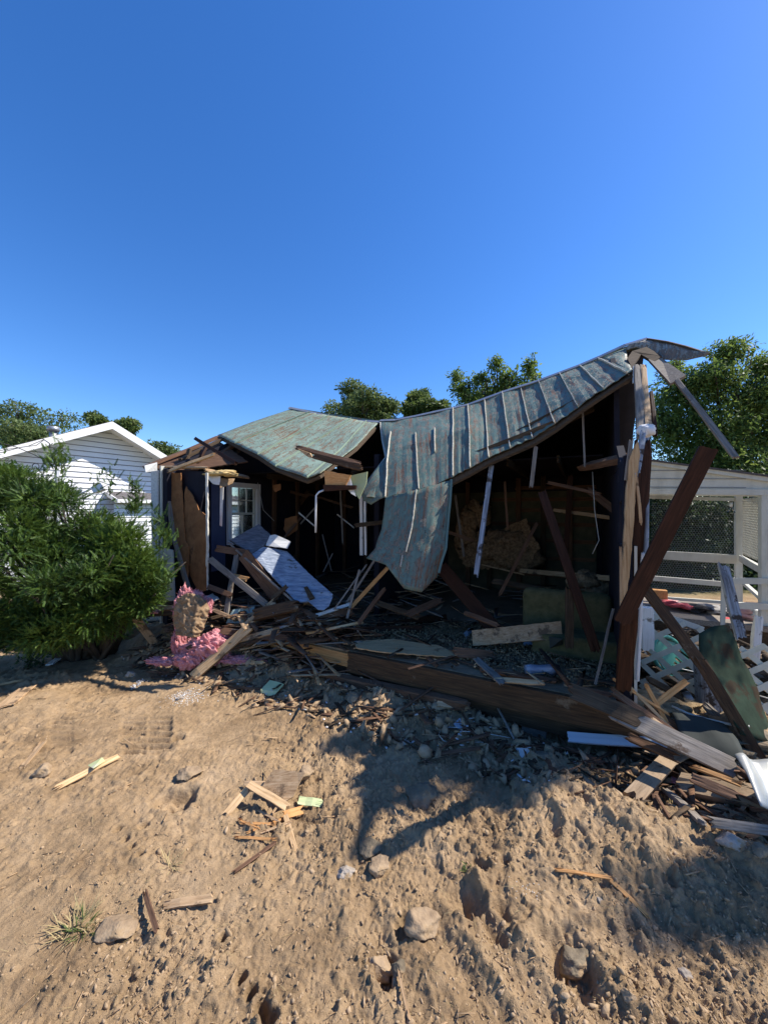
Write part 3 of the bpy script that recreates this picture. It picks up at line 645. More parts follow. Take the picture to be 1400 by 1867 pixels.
# partition and door casing
PU = 3.02
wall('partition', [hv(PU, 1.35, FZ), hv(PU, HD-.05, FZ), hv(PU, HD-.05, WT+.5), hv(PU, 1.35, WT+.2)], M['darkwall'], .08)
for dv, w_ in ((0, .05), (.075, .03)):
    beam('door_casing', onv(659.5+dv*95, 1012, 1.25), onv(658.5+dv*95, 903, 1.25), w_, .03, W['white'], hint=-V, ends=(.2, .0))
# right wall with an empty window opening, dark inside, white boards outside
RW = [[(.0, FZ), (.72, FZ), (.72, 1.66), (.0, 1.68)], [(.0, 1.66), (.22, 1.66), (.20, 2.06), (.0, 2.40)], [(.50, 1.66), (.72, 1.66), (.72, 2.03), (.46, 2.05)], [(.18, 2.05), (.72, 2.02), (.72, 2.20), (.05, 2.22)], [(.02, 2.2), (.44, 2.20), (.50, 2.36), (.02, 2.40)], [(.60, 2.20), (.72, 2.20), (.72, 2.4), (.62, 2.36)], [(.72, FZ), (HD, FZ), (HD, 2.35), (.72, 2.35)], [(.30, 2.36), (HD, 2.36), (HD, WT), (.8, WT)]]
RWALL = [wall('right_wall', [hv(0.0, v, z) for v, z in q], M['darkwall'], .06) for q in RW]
for q in (RW[0], RW[3], RW[6]): wall('right_cladding', [hv(-.05, v, z-.15 if z == FZ else z) for v, z in q], M['whitep'], .02)
# ------------------------------------------------------------ roof
ridge_px = [(530,745),(560,752),(600,759),(640,765),(672,768),(700,768)]
RV = 2.2
# stations (ridge pixel, lower edge pixel, v of lower edge) of the standing seams, left to right
ST = [((695,768),(667,905),.50),((716,768),(703,907),.48),((757,760),(764,893),.52),((793,752),(794,884),.58),((826,745),(826,869),.66),((853,739),(857,853),.72),((884,730),(891,834),.78),((916,716),(930,817),.84),((950,709),(971,799),.90),((982,695),(1012,773),.96),((1020,681),(1054,741),1.02),((1057,667),(1101,709),1.10),((1097,652),(1151,676),1.20)]
top = [onv(a[0], a[1], RV) for a, b, v in ST]; bot = [onv(b[0], b[1], v) for a, b, v in ST]
mid = []
for i, (a, b) in enumerate(zip(top, bot)):
    m_ = a.lerp(b, .5); sag = .02
    if i == 0: m_ = onv(703, 838, 1.25)
    if 1 <= i <= 5: m_ = m_+Vector((-.02, -.12, .03))*1.0
    mid.append(m_)
top = [Vector(t) for t in top]; top[-1] = top[-1]
rr = random.Random(3); pj = [rr.uniform(.4, 1.4) for _ in range(20)]
def rb(s, t, p):
    k = int(min(s, len(ST)-1.001)); f = s-k
    return pj[k]*.014*math.sin(math.pi*f)*(.2+.9*t)+.010*float(fbm(p.x*3+5, p.z*3+p.y, 12, 2))-.012*math.exp(-((f-.5)/.1)**2)*pj[k+3]*t
roofR, outR, NR = sheet('metal_roof', [top, mid, bot], 6, 9, .008, M['roofR'], house, rb)
for p_ in roofR.data.polygons: p_.use_smooth = False
roofR['label'] = 'teal standing seam roof half that sags and hangs at the right'
nj = len(outR)
def seam_on(out, N, i, j0, j1, par, m=None, h=.026, w_=.010):
    mb = MB(); pts = [out[j][i]+N[j][i]*0 for j in range(j0, j1)]
    k = len(pts)
    for a in range(k-1):
        p, q = pts[a], pts[a+1]; n = N[j0+a][i]; d = (q-p).normalized(); s = d.cross(n).normalized()
        lean = s*.0015*math.sin(a*1.1+i)
        mb.box((p+q)/2+n*(h/2)+lean, (q-p)*.5, s*(w_/2), n*(h/2))
    return mb.build('seam', m or M['seam'], par)
for i in range(1, 13):
    j0 = 0 if i > 5 else {1: 4, 2: 6, 3: 6, 4: 0, 5: 0}[i]; j1 = nj if i != 3 else nj-6
    seam_on(outR, NR, i*6 if i < 12 else i*6-1, j0, j1, roofR)
# decking under the right half, a little longer than the metal
deck = sheet('roof_deck', [[p+Vector((0, 0, -.05)) for p in top[1:]], [p+Vector((0, .0, -.05)) for p in mid[1:]], [b+(b-m_).normalized()*.05+Vector((0, 0, -.045)) for m_, b in zip(mid[1:], bot[1:])]], 3, 5, .03, W['dark'], house)[0]
# folded ridge cap
def polyseg(name, pts, w_, t, m, par, hint=(0, -1, 1)):
    mb = MB()
    for a, b in zip(pts[:-1], pts[1:]): mb.bar(a, b, w_, t, hint)
    return mb.build(name, m, par)
capR = [onv(x, y-1.5, RV) for x, y in ((693,768),(720,767),(757,760),(793,752),(853,739),(916,716),(982,695),(1057,667),(1097,650),(1140,630),(1180,618))]
polyseg('ridge_cap', capR, .05, .012, M['galv'], house)
# right end of the roof past the last seam, with the flap folded to the right
endt = [onv(1097,652,RV), onv(1140,633,RV), onv(1178,620,RV)]
sheet('metal_roof', [[onv(1097,652,RV)+Vector((0,0,.001)), onv(1120,642,RV), onv(1141,634,RV)], [onv(1124,664,1.72), onv(1134,658,1.75), onv(1144,655,1.9)], [onv(1151,676,1.20), onv(1151.5,675,1.22), onv(1153,674,1.3)]], 3, 4, .008, M['roofR'], house, None)
flap_t = [onv(1140,633,RV), onv(1160,624,RV), onv(1180,618.5,2.16), onv(1215,624,1.95), onv(1250,633,1.75), onv(1290,646,1.5)]
flap_b = [onv(1138,640,2.2), onv(1160,633,2.1), onv(1185,641,2.0), onv(1208,655,1.82), onv(1250,657,1.68), onv(1289,648,1.48)]
fl, _, _ = sheet('folded_flap', [flap_t, [a.lerp(b, .5)+Vector((0, -.03, .02)) for a, b in zip(flap_t, flap_b)], flap_b], 4, 4, .008, M['roofF'], house, lambda s, t, p: .008*float(fbm(p.x*9, p.z*9, 4, 2)))
fl['label'] = 'grey flaking end of the roof folded out past the gable'
polyseg('flap_edge', [p+Vector((0, -.005, .004)) for p in flap_t[2:]], .03, .02, W['dark'], fl)
# underside and gable boards below the flap
pan('gable_board', [onv(1143,655,1.75), onv(1152,642,1.9), onv(1178,634,2.0), onv(1206,651,1.8), onv(1192,662,1.7), onv(1168,648,1.85), onv(1151,672,1.5)], .03, W['dark'], house)
# left half
sl = (Vector((0, 0, 1)))
Lt = [(530,745,RV), (565,751.5,RV), (600,757,RV), (640,763,RV), (668,768,RV), (690,771,RV)]
Lb = [(396,792,1.15), (428,808,.95), (470,829,.72), (502,850,.50), (560,871,.22), (583,861,.25)]
Lm = [(463,768,1.68), (497,779,1.58), (535,793,1.46), (571,807,1.35), (622,819,1.2), (650,812,1.2)]
lt = [onv(*q) for q in Lt]; lb = [onv(*q) for q in Lb]; lm = [onv(*q) for q in Lm]
roofL, outL, NL = sheet('metal_roof', [lt, lm, lb], 6, 10, .008, M['roofL'], house, lambda s, t, p: .010*float(fbm(p.x*2, p.y*2, 15, 2))+.012*math.sin(s*6.28)**8)
roofL['label'] = 'pale green peeling roof half lying at the left'
for i in range(1, 5):
    seam_on(outL, NL, i*6, 0, len(outL), roofL, M['roofL'], h=.022, w_=.012)
sheet('roof_deck', [[p+Vector((0, 0, -.045)) for p in lt], [p+Vector((0, 0, -.045)) for p in lm], [p+Vector((0, 0, -.045)) for p in lb]], 2, 3, .035, W['dark'], house)
capL = [onv(527,743,RV), onv(560,750,RV), onv(610,760,RV), onv(650,766,RV), onv(693,769,RV)]
polyseg('ridge_cap', capL, .06, .012, M['galv'], house)
# back slope
rid = [onv(530,745,RV), onv(600,757,RV), onv(690,770,RV), onv(757,760,RV), onv(853,739,RV), onv(982,695,RV), onv(1097,652,RV), onv(1176,621,RV)]
us = [(p-A).dot(U) for p in rid]
sheet('back_roof', [[p+Vector((0, 0, -.012)) for p in rid], [hv(u, 3.4, (p.z+2.55)/2) for u, p in zip(us, rid)], [hv(u, 4.75, 2.45) for u in us]], 3, 4, .05, M['roofR'], house)
sheet('back_roof_lining', [[p+Vector((0, 0, -.075)) for p in rid], [hv(u, 3.4, (p.z+2.55)/2-.06) for u, p in zip(us, rid)], [hv(u, 4.70, 2.40) for u in us]], 3, 4, .012, M['darkwall'], house)
# right gable triangle
g0 = onv(1160,640,2.05)
wall('right_gable', [hv(0, 1.15, WT+.0), hv(0, HD, WT), hv(0, 2.4, 3.95), hv(0, 1.9, 3.85), hv(0, 1.3, 3.35)], M['darkwall'], .05)
# left gable framing: rafters, plate and short studs
pan('roof_deck', [onv(397,803,1.25), onv(300,842,.35), onv(272,853,.05), onv(300,856,.05), onv(345,858,.3), onv(452,842,.95)], .02, W['brown'], house, rough=.01)
for i, (q0, q1, w_, mm) in enumerate([((398,797,1.3), (268,851,.0), .14, 'brown'), ((455,775,1.75), (330,838,.35), .10, 'dark'), ((425,812,1.2), (345,862,.4), .10, 'brown'), ((480,780,1.9), (395,858,.8), .1, 'dark')]):
    beam('rafter', onv(*q0), onv(*q1), w_, .045, W[mm], hint=-V, ends=(.3, .3))
beam('rafter', onv(357,800,.55), onv(430,845,.35), .055, .05, W['red'], hint=(-.2, -1, .3), ends=(.2, .3), label='short dark rafter tail sticking up')
beam('rafter', onv(345,820,.5), onv(338,858,.4), .09, .04, W['dark'], hint=-V, ends=(.3, .3))
beam('rafter', onv(375,815,.7), onv(360,845,.5), .09, .04, W['red'], hint=-V, ends=(.3, .3))
beam('pine_brace', onv(310,858,.0), onv(388,829,.25), .055, .03, W['pine'], hint=(-.2, -1, .6), ends=(1, 1.4))
beam('pine_brace', onv(302,851,.05), onv(378,853,.15), .03, .03, W['tan'], hint=(-.2, -1, .6), ends=(1.4, 1.4))
beam('ceiling_joist', onv(376,858,.1), onv(450,870,.9), .07, .04, W['tan'], hint=(-.2, -1, .3), ends=(.6, 1))
def tuft(name, c, r, m, par, n=5, seed=2, sub=2, amp=.35, fr=6, label=None):
    rg = random.Random(seed); v0, f0 = ico(sub+1); vs = []; fs = []
    for i in range(n):
        o_ = Vector(c)+Vector((rg.uniform(-1, 1)*r[0], rg.uniform(-1, 1)*r[1], rg.uniform(-1, 1)*r[2]))*(.6 if i else 0); k = rg.uniform(.5, .75) if i else .8
        b = len(vs)
        for p in v0:
            q = Vector(p); a = 1+amp*float(fbm(p[0]*fr*.4+i*3+p[2], p[1]*fr*.4+p[2]*2, seed+i, 4))
            vs.append(o_+Vector((q.x*r[0], q.y*r[1], q.z*r[2]))*k*a)
        fs += [[int(x)+b for x in f] for f in f0]
    o = mesh(name, vs, fs, m, par, smooth=True)
    if label: o['label'] = label
    return o
tuft('foam_insulation', onv(403,862,.15), (.20, .08, .045), M['yell'], house, 6, 5)
pan('ceiling_board', [onv(376,867,.1), onv(402,868,.15), onv(400,884,.12), onv(388,882,.1)], .012, M['plaster'], house, rough=.008)
pan('ceiling_board', [onv(400,872,.15), onv(428,873,.35), onv(424,882,.3), onv(401,890,.1)], .012, M['kraft'], house, rough=.008)
pan('curtain', [onv(402,875,.3), onv(408,875,.32), onv(405,960,.3), onv(401,958,.3)], .01, M['plaster'], house)
# torn front wall at the left: outer cladding, studs, brown fibreboard
pan('eave_trim', [onv(263,849,-.25), onv(286,843,-.1), onv(286,858,-.08), onv(265,861,-.25)], .03, W['white'], house)
pan('corner_board', [onv(277,858,-.03), onv(288,857,-.03), onv(287,1090,-.03), onv(279,1095,-.03)], .03, W['white'], house, label='greyed white corner board of the wrecked house')
pan('front_cladding', [onv(284,995,-.01), onv(316,1003,.02), onv(319,1100,.0), onv(284,1112,-.01)], .02, M['whitep'], house)
pan('wall_cavity', [onv(286,856,.16), onv(380,860,.16), onv(378,1120,.16), onv(286,1120,.16)][:2]+[onv(352,1000,.16), onv(350,1112,.16), onv(286,1120,.16)], .02, M['darkwall'], house)
beam('stud', onv(292,870,.05), onv(294,1110,.05), .05, .09, W['dark'], hint=-V, ends=(.3, .3))
beam('leaning_pole', onv(300,868,.06), onv(318,985,.02), .06, .05, W['grey'], hint=-V, ends=(.2, .2)); beam('leaning_pole', onv(317,980,.02), onv(347,1085,-.03), .06, .05, W['grey'], hint=-V, ends=(.2, .8))
pan('fibreboard', [onv(302,862,.08), onv(330,862,.08), onv(333,905,.07), onv(338,985,.03), onv(345,1000,.03), onv(342,1075,.0), onv(322,985,.04), onv(308,920,.08)], .014, M['fiber'], house, rough=.006)
pan('fibreboard', [onv(340,887,.10), onv(352,905,.08), onv(363,930,.04), onv(377,940,.0), onv(377,1076,-.02), onv(362,1080,.0), onv(348,1050,.04), onv(338,985,.06), onv(337,900,.09)], .014, M['fiber'], house, rough=.008, label='torn curving sheet of brown fibreboard with pale edge')
pan('gypsum_edge', [onv(375.5,862,-.01), onv(379,862,-.01), onv(380,1000,-.01), onv(378.5,1076,-.01), onv(375.5,1076,-.01), onv(377,1000,-.01)], .02, M['gyp'], house, rough=.006)
# hanging lower sheet of the metal roof
HT = [(703,907,.44), (735,899,.46), (764,893,.50), (794,884,.56), (823,874,.64)]
HM = [(694,965,.34), (727,965,.30), (756,962,.30), (788,958,.34), (817,950,.5)]
H2 = [(684,1000,.28), (712,1010,.20), (745,1015,.18), (782,1012,.22), (812,1000,.40)]
HB = [(668,1018,.26), (703,1030,.14), (736,1073,.08), (768,1080,.08), (797,1052,.28)]
hs_, outH, NH = sheet('hanging_roof_sheet', [[onv(*q) for q in r] for r in (HT, HM, H2, HB)], 7, 7, .006, M['roofR'], house, lambda s, t, p: .014*float(fbm(p.x*4, p.z*4, 19, 3))+.012*math.sin(s*3.14)**2*(1-t))
hs_['label'] = 'teal roof sheet hanging like a tongue to the floor'
seam_on(outH, NH, 13, 0, 14, hs_); seam_on(outH, NH, 12, 14, 18, hs_, h=.02)
polyseg('rolled_edge', [outH[j][28]+NH[j][28]*.004 for j in range(0, len(outH), 2)], .025, .02, M['roofR'], hs_)
# curled lower left corner of the right roof
sheet('folded_flap', [[onv(704,833,1.2), onv(704,850,1.0), onv(703,905,.48)], [onv(682,862,.85), onv(690,885,.7), onv(692,913,.45)], [onv(657,898,.62), onv(662,912,.52), onv(676,920,.46)]], 4, 4, .008, M['roofR'], house, lambda s, t, p: .02*math.sin(3.14*t))[0]['label'] = 'curled lower left corner of the teal roof'
polyseg('torn_edge', [onv(694,770,2.17), onv(697,800,1.8), onv(704,834,1.2), onv(680,866,.86), onv(657,897,.6)], .035, .012, M['seam'], roofR)
# torn eave bits between the two roof halves
beam('broken_eave', onv(543,816,.25), onv(655,846,.25), .06, .035, W['brown'], hint=(-.2,-1,.8), ends=(1, .6)); beam('broken_eave', onv(575,832,.2), onv(655,853,.2), .07, .04, W['rim'], hint=(-.2,-1,.2), ends=(.5, .7))
pan('broken_eave', [onv(543,818,.2), onv(566,826,.2), onv(572,836,.2), onv(562,833,.2)], .03, W['tan'], house)
pan('eave_box', [onv(592,858,.12), onv(640,866,.2), onv(630,888,.2), onv(594,886,.12)], .05, W['orange'], house, rough=.005); pan('eave_box', [onv(590,884,.1), onv(650,885,.2), onv(648,892,.2), onv(592,896,.1)], .05, W['red'], house)
pan('lime_board', [onv(637,868,.28), onv(670,860,.32), onv(668,882,.3), onv(655,910,.25), onv(648,900,.25)], .012, M['lime'], house)
pan('white_board', [onv(624,878,.2), onv(638,868,.25), onv(649,905,.22), onv(640,900,.2)], .012, W['white'], house)
mb = MB(); mb.tube([onv(593,893,.12), onv(582,897,.08), onv(576.5,903,.06), onv(575.5,935,.06), onv(575.5,971,.06)], .012, 8); mb.build('gutter_pipe', M['plast'], house, True)
# rafters and ceiling pieces seen under the right half
for i, (a, b, w_) in enumerate([((1010,775,1.0),(690,900,.9),.10), ((1140,690,1.3),(760,890,1.0),.12), ((1080,745,1.6),(860,850,1.5),.08)]):
    beam('rafter', onv(*a), onv(*b), w_, .05, W['dark'], hint=-V, ends=(.4, .4))
for u in (.6, 1.2, 1.8, 2.4, 3.6, 4.2, 4.8, 5.4):
    beam('ceiling_joist', hv(u, 1.6, WT), hv(u, HD, WT), .10, .04, W['dark'], hint=U, ends=(.6, .2))
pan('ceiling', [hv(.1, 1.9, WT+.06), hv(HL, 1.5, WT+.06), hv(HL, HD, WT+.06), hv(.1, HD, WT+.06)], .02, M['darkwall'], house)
beam('top_plate', onv(1150,834,.55), onv(1066,850,1.3), .10, .07, W['brown'], hint=(-.3, -1, .4), ends=(.5, 1.3))
beam('hanging_lath', onv(1062,752,1.2), onv(1066,848,1.1), .02, .012, W['grey'], hint=-V, ends=(.3, 1))
beam('hanging_stud', onv(977,815,.9), onv(969,884,.85), .04, .035, W['grey'], hint=-V, ends=(.2, .9))
beam('hanging_stud', onv(896,850,.85), onv(868,1048,.5), .05, .035, W['peel'], hint=(-.5, -1, .2), ends=(.2, .8), label='long grey stud hanging from the eave by its top')
pan('wall_insulation', [onv(830,1000,3.6), onv(960,945,3.6), onv(985,1000,3.6), onv(955,1040,3.6), onv(850,1035,3.6)], .08, M['insul'], house, rough=.03)
tuft('wall_insulation', onv(925,1000,3.5), (.45, .10, .30), M['insul'], house, 9, 31, 2, .4); tuft('wall_insulation', onv(1085,1070,2.2), (.30, .10, .16), M['insul'], house, 8, 33, 2, .4); tuft('wall_insulation', onv(860,960,3.6), (.3, .10, .4), M['insul'], house, 8, 35, 2, .4)
beam('stud', hv(1.0, HD-.2, FZ), hv(1.0, HD-.2, WT), .09, .05, W['dark'], hint=-V); beam('stud', hv(2.0, HD-.2, FZ), hv(2.0, HD-.2, WT), .09, .05, W['dark'], hint=-V)
beam('wall_rail', onv(950,1041,3.0), onv(1125,1056,2.0), .07, .04, W['tan'], hint=(-.2, -1, .3), ends=(.8, .6))
beam('wall_rail', onv(880,1030,3.3), onv(955,1048,3.2), .02, .02, W['tan'], hint=(-.2, -1, .3), ends=(1.5, 1.2))
for u_ in (.55, 1.45, 2.45, 3.5, 4.2, 4.9, 5.5):
    beam('stud', hv(u_, HD-.15, FZ), hv(u_, HD-.15, WT), .09, .05, W['brown'], hint=-V, ends=(.3, .3))
for v_ in (2.2, 2.9, 3.6): beam('stud', hv(HL-.1, v_, FZ), hv(HL-.1, v_, WT), .09, .05, W['brown'], hint=-U, ends=(.3, .3))
for i, (a, b, w_, mm) in enumerate((((700,930,2.2),(860,985,2.0),.05,'brown'), ((830,905,2.6),(845,1010,2.4),.04,'grey'), ((920,880,2.0),(925,960,1.9),.03,'brown'), ((1040,870,2.4),(1032,1000,2.2),.07,'red'), ((1075,895,1.8),(1120,930,1.6),.09,'brown'), ((1010,930,2.6),(1120,945,2.0),.05,'tan'), ((560,900,3.0),(640,925,2.8),.05,'brown'), ((470,880,2.6),(560,905,2.8),.06,'brown'), ((515,960,3.2),(560,900,3.0),.12,'rim'), ((530,985,3.0),(545,1060,2.6),.05,'brown'), ((620,880,2.4),(625,990,2.2),.03,'grey'), ((1000,880,1.6),(1090,900,1.4),.04,'brown'))):
    beam('hanging_lath', onv(*a), onv(*b), w_, .02, W[mm], hint=(-.2, -1, .2), ends=(.8, 1.2))
for pts_ in ([onv(700,880,1.5), onv(722,915,1.5), onv(760,930,1.6), onv(800,915,1.6), onv(830,880,1.4)], [onv(1080,860,1.4), onv(1084,930,1.4), onv(1092,985,1.3), onv(1080,1010,1.3)], [onv(470,880,1.4), onv(480,930,1.5), onv(500,950,1.6)]):
    mb = MB(); mb.tube(pts_, .005, 5); mb.build('loose_cable', M['conduit'], house, True)
# corner post assembly at the right
beam('corner_post', hv(.02, .06, FZ-.1), onv(1172,812,.10), .11, .09, W['red'], hint=(-.2, -1, 0), ends=(.5, .5))
beam('corner_trim', onv(1162,1240,-.02), onv(1172,1010,.0), .02, .03, W['white'], hint=(-.2, -1, 0), ends=(.5, 1)); beam('corner_trim', onv(1177,1060,.0), onv(1180,800,.15), .025, .03, W['peel'], hint=(-.2, -1, 0), ends=(.7, .4))
beam('gable_stud', onv(1171,795,.4), onv(1164,668,1.25), .085, .05, W['grey'], hint=(-.4, -1, .1), ends=(.6, .5)); beam('gable_stud', onv(1182,790,.42), onv(1172,668,1.25), .05, .05, W['tan'], hint=(-.4, -1, .1), ends=(.3, .5))
beam('gable_stud', onv(1195,792,.5), onv(1187,715,.9), .03, .03, W['red'], hint=(-.4, -1, .1), ends=(.3, .8))
beam('gable_stud', onv(1156,668,1.3), onv(1155,698,1.1), .02, .02, W['white'], hint=(-.4, -1, .1), ends=(.8, 1))
tuft('plaster_lump', onv(1178,786,.38), (.075, .06, .07), M['plaster'], house, 4, 41, 2, .3)
pan('pine_stud', [onv(1157,812,-.02), onv(1162,805,-.02), onv(1166,830,-.02), onv(1158,880,-.03), onv(1155,950,-.04), onv(1147,1040,-.06), onv(1139,1110,-.08), onv(1133,1135,-.08), onv(1131,1060,-.07), onv(1138,960,-.05), onv(1140,910,-.04), onv(1146,840,-.03)], .045, W['pineV'], house, rough=.003, label='fresh pine stud split to a long pale point')
beam('pine_sliver', onv(1134,1250,-.1), onv(1131,1000,-.09), .016, .012, W['tan'], hint=(-.2,-1,0), ends=(1.5, 1.5)); beam('pine_sliver', onv(1150,1262,-.1), onv(1137,1120,-.1), .016, .012, W['tan'], hint=(-.2,-1,0), ends=(1.5, 1.5)); beam('pine_sliver', onv(1150,1235,-.1), onv(1161,1090,-.1), .014, .012, W['tan'], hint=(-.2,-1,0), ends=(1.5, 1.5))
beam('pine_sliver', onv(1142,870,-.03), onv(1150,808,-.0), .03, .02, W['grey'], hint=(-.2,-1,0), ends=(1, 1.5)); beam('pine_sliver', onv(1162,860,-.03), onv(1172,790,.1), .04, .03, W['peel'], hint=(-.2,-1,0), ends=(1.5, 1.2)); beam('pine_sliver', onv(1168,950,-.0), onv(1160,870,-.0), .02, .015, W['tan'], hint=(-.2,-1,0), ends=(1.5, 1.2))
# split fascia board sticking out under the flap with the long strip below it
pan('fascia_board', [onv(1182,657,1.75), onv(1205,654,1.8), onv(1250,686,1.35), onv(1222,701,1.3)], .03, W['grey'], house, label='short wide grey board under the folded flap')
beam('hanging_strip', onv(1234,694,1.32), onv(1341,833,.55), .045, .035, W['grey'], hint=(-.6, -1, .3), ends=(.3, .4), label='long grey moulding hanging out past the gable')

# ============================================================ NEIGHBOUR HOUSE
ap = P(190, 772, 12.4); DN = Vector((.7, 1, 0)).normalized(); NN = Vector((1, -.7, 0)).normalized()
def onn(px, py, off=0):
    r = Vector(((px-700)/700, 1, -(py-933.5)/700)); o = Vector((0, 0, CAMZ)); q = ap+NN*off; d = (q-o).dot(NN)/r.dot(NN); return o+r*d
nb = empty('neighbour_house', (ap.x, ap.y, 0), 'white clapboard gable house behind the hedge at the left', 'house')
apx = onn(190, 782); re_ = onn(302, 850); le_ = Vector((apx.x, apx.y, 0))-DN*4.6; slR = (apx.z-re_.z)/((re_-apx).dot(DN)); slL = .48
def sd(s, z, off=0): return Vector((apx.x, apx.y, 0))+DN*s+Vector((0, 0, z))+NN*off
def topz(s): return apx.z+(slL*s if s < 0 else -slR*s)
SR = (re_-apx).dot(DN)+.25; SL = -4.6
mbs = MB(); lapsh = MB(); z = -.1; ch = .165
while z < apx.z:
    z1 = min(z+ch, apx.z); 
    sl0 = max(SL, -(apx.z-z)/slL) if z > topz(SL) else SL; sr0 = min(SR, (apx.z-z)/slR) if z > topz(SR) else SR
    sl1 = max(SL, -(apx.z-z1)/slL) if z1 > topz(SL) else SL; sr1 = min(SR, (apx.z-z1)/slR) if z1 > topz(SR) else SR
    mbs.add([sd(sl0, z, .030), sd(sr0, z, .030), sd(sr1, z1, .004), sd(sl1, z1, .004), sd(sl0, z, .0), sd(sr0, z, 0)], [(0, 1, 2, 3), (4, 5, 1, 0)])
    if z > 0: lapsh.box((sd(sl0, z-.011, .012)+sd(sr0, z-.011, .012))/2, (sd(sr0, 0)-sd(sl0, 0))/2, NN*.010, Vector((0, 0, .010)))
    z += ch
mbs.build('wall', M['siding'], nb); lapsh.build('lap_shadow_strip', M['gapshadow'], nb)  # dark strips drawn in place of the shadow under each lap
mg = MB(); mg.add([sd(SL, -.1, -.02), sd(SR, -.1, -.02), sd(SR, topz(SR), -.02), sd(0, apx.z, -.02), sd(SL, topz(SL), -.02)], [(0, 1, 2, 3, 4)]); mg.build('wall_backing', M['siding'], nb)
OV = .62
rf = MB()
for s0, s1, zf in ((SL-.4, 0, topz), (0, SR+.35, topz)):
    a0 = sd(s0, zf(s0)+.10, OV); a1 = sd(s1, zf(s1)+.10, OV); b0 = sd(s0, zf(s0)+.10, -9); b1 = sd(s1, zf(s1)+.10, -9); dz = Vector((0, 0, .07))
    rf.add([a0, a1, b1, b0, a0+dz, a1+dz, b1+dz, b0+dz], [(0, 3, 2, 1), (4, 5, 6, 7), (0, 1, 5, 4), (2, 3, 7, 6), (1, 2, 6, 5), (3, 0, 4, 7)])
rfo = rf.build('roof', M['shingle'], nb)
rk = MB()
for s0, s1 in ((SL-.4, 0), (0, SR+.35)):
    a0 = sd(s0, topz(s0), OV+.012); a1 = sd(s1, topz(s1), OV+.012); h = Vector((0, 0, .155)); e = NN*.02; h0 = Vector((0, 0, -.075))
    rk.add([a0+h0, a1+h0, a1+h, a0+h, a0+h0+e, a1+h0+e, a1+h+e, a0+h+e], [(0, 3, 2, 1), (4, 5, 6, 7), (0, 1, 5, 4), (2, 3, 7, 6), (1, 2, 6, 5), (3, 0, 4, 7)])
    a0 = sd(s0, topz(s0)-.0, OV); a1 = sd(s1, topz(s1)-.0, OV); b0 = sd(s0, topz(s0)-.0, .0); b1 = sd(s1, topz(s1)-.0, .0); t_ = Vector((0, 0, .03))
    rk.add([a0, a1, b1, b0, a0+t_, a1+t_, b1+t_, b0+t_], [(0, 3, 2, 1), (4, 5, 6, 7), (0, 1, 5, 4), (2, 3, 7, 6)])
rk.build('rake_trim', M['trim'], nb)
mb = MB(); vp = onn(97, 793, -1.0); mb.tube([vp-Vector((0, 0, .6)), vp+Vector((0, 0, .12))], .10, 14); mb.tube([vp+Vector((0, 0, .12)), vp+Vector((0, 0, .26))], .16, 14); mb.build('vent_pipe', M['galv'], rfo, True)
# low roof at the right with gutter
l0 = onn(192, 897, .02); l1 = l0+DN*7.5; g0 = l0+NN*.9+Vector((0, 0, -.30)); g1 = l1+NN*.9+Vector((0, 0, -.30))
pan('porch_roof', [l0, l1, g1, g0], .05, M['shingle'], nb)
mb = MB(); mb.bar(g0+NN*.03, g1+NN*.03, .11, .05, NN); mb.bar(g0+NN*.0, l0+Vector((0, 0, -.03)), .12, .03, -DN); mb.build('gutter', M['trim'], nb)
mb = MB(); mq = MB()
for k in range(17):
    zz = -.1+k*.145; p0 = g0-NN*.25; p1 = g1-NN*.25; p0.z = zz; p1.z = zz; u_ = Vector((0, 0, .145)); mb.add([p0+NN*.03, p1+NN*.03, p1+u_+NN*.004, p0+u_+NN*.004, p0, p1], [(0, 1, 2, 3), (4, 5, 1, 0)]); mq.bar(p0+NN*.010-Vector((0, 0, .009)), p1+NN*.010-Vector((0, 0, .009)), .016, .016, NN)
mb.build('porch_wall', M['siding'], nb); mq.build('lap_shadow_strip', M['gapshadow'], nb)  # same dark strips for the lap shadows of the low wing
# service mast and wires in front of it
sm_ = empty('service_mast', P(104, 900, 9.5), 'grey electric service mast with curled black wires above the hedge', 'utility mast')
mb = MB(); mb.tube([P(104, 1150, 9.5), P(104, 852, 9.5)], .045, 10); mb.build('pole', M['galv'], sm_, True)
mb = MB(); mb.tube([P(104, 852, 9.5), P(96, 836, 9.4), P(92, 820, 9.4), P(90, 808, 9.5), P(78, 800, 9.6)], .012, 6)
mb.tube([P(80, 838, 9.4), P(60, 828, 9.2), P(30, 815, 8.8), P(-30, 800, 8.3)], .010, 5); mb.tube([P(78, 802, 9.5), P(50, 814, 9.3), P(20, 818, 9), P(-40, 828, 8.4)], .008, 5); mb.tube([P(80, 802, 9.5), P(66, 812, 9.3), P(40, 815, 9), P(-40, 836, 8.4)], .008, 5)
mb.tube([P(65+6.5*math.cos(a*.6), 851+6.5*math.sin(a*.6), 9.3) for a in range(12)], .010, 5); mb.tube([P(78, 838, 9.4), P(82, 845, 9.4), P(90, 852, 9.5)], .02, 6); mb.build('wire', M['black'], sm_, True)

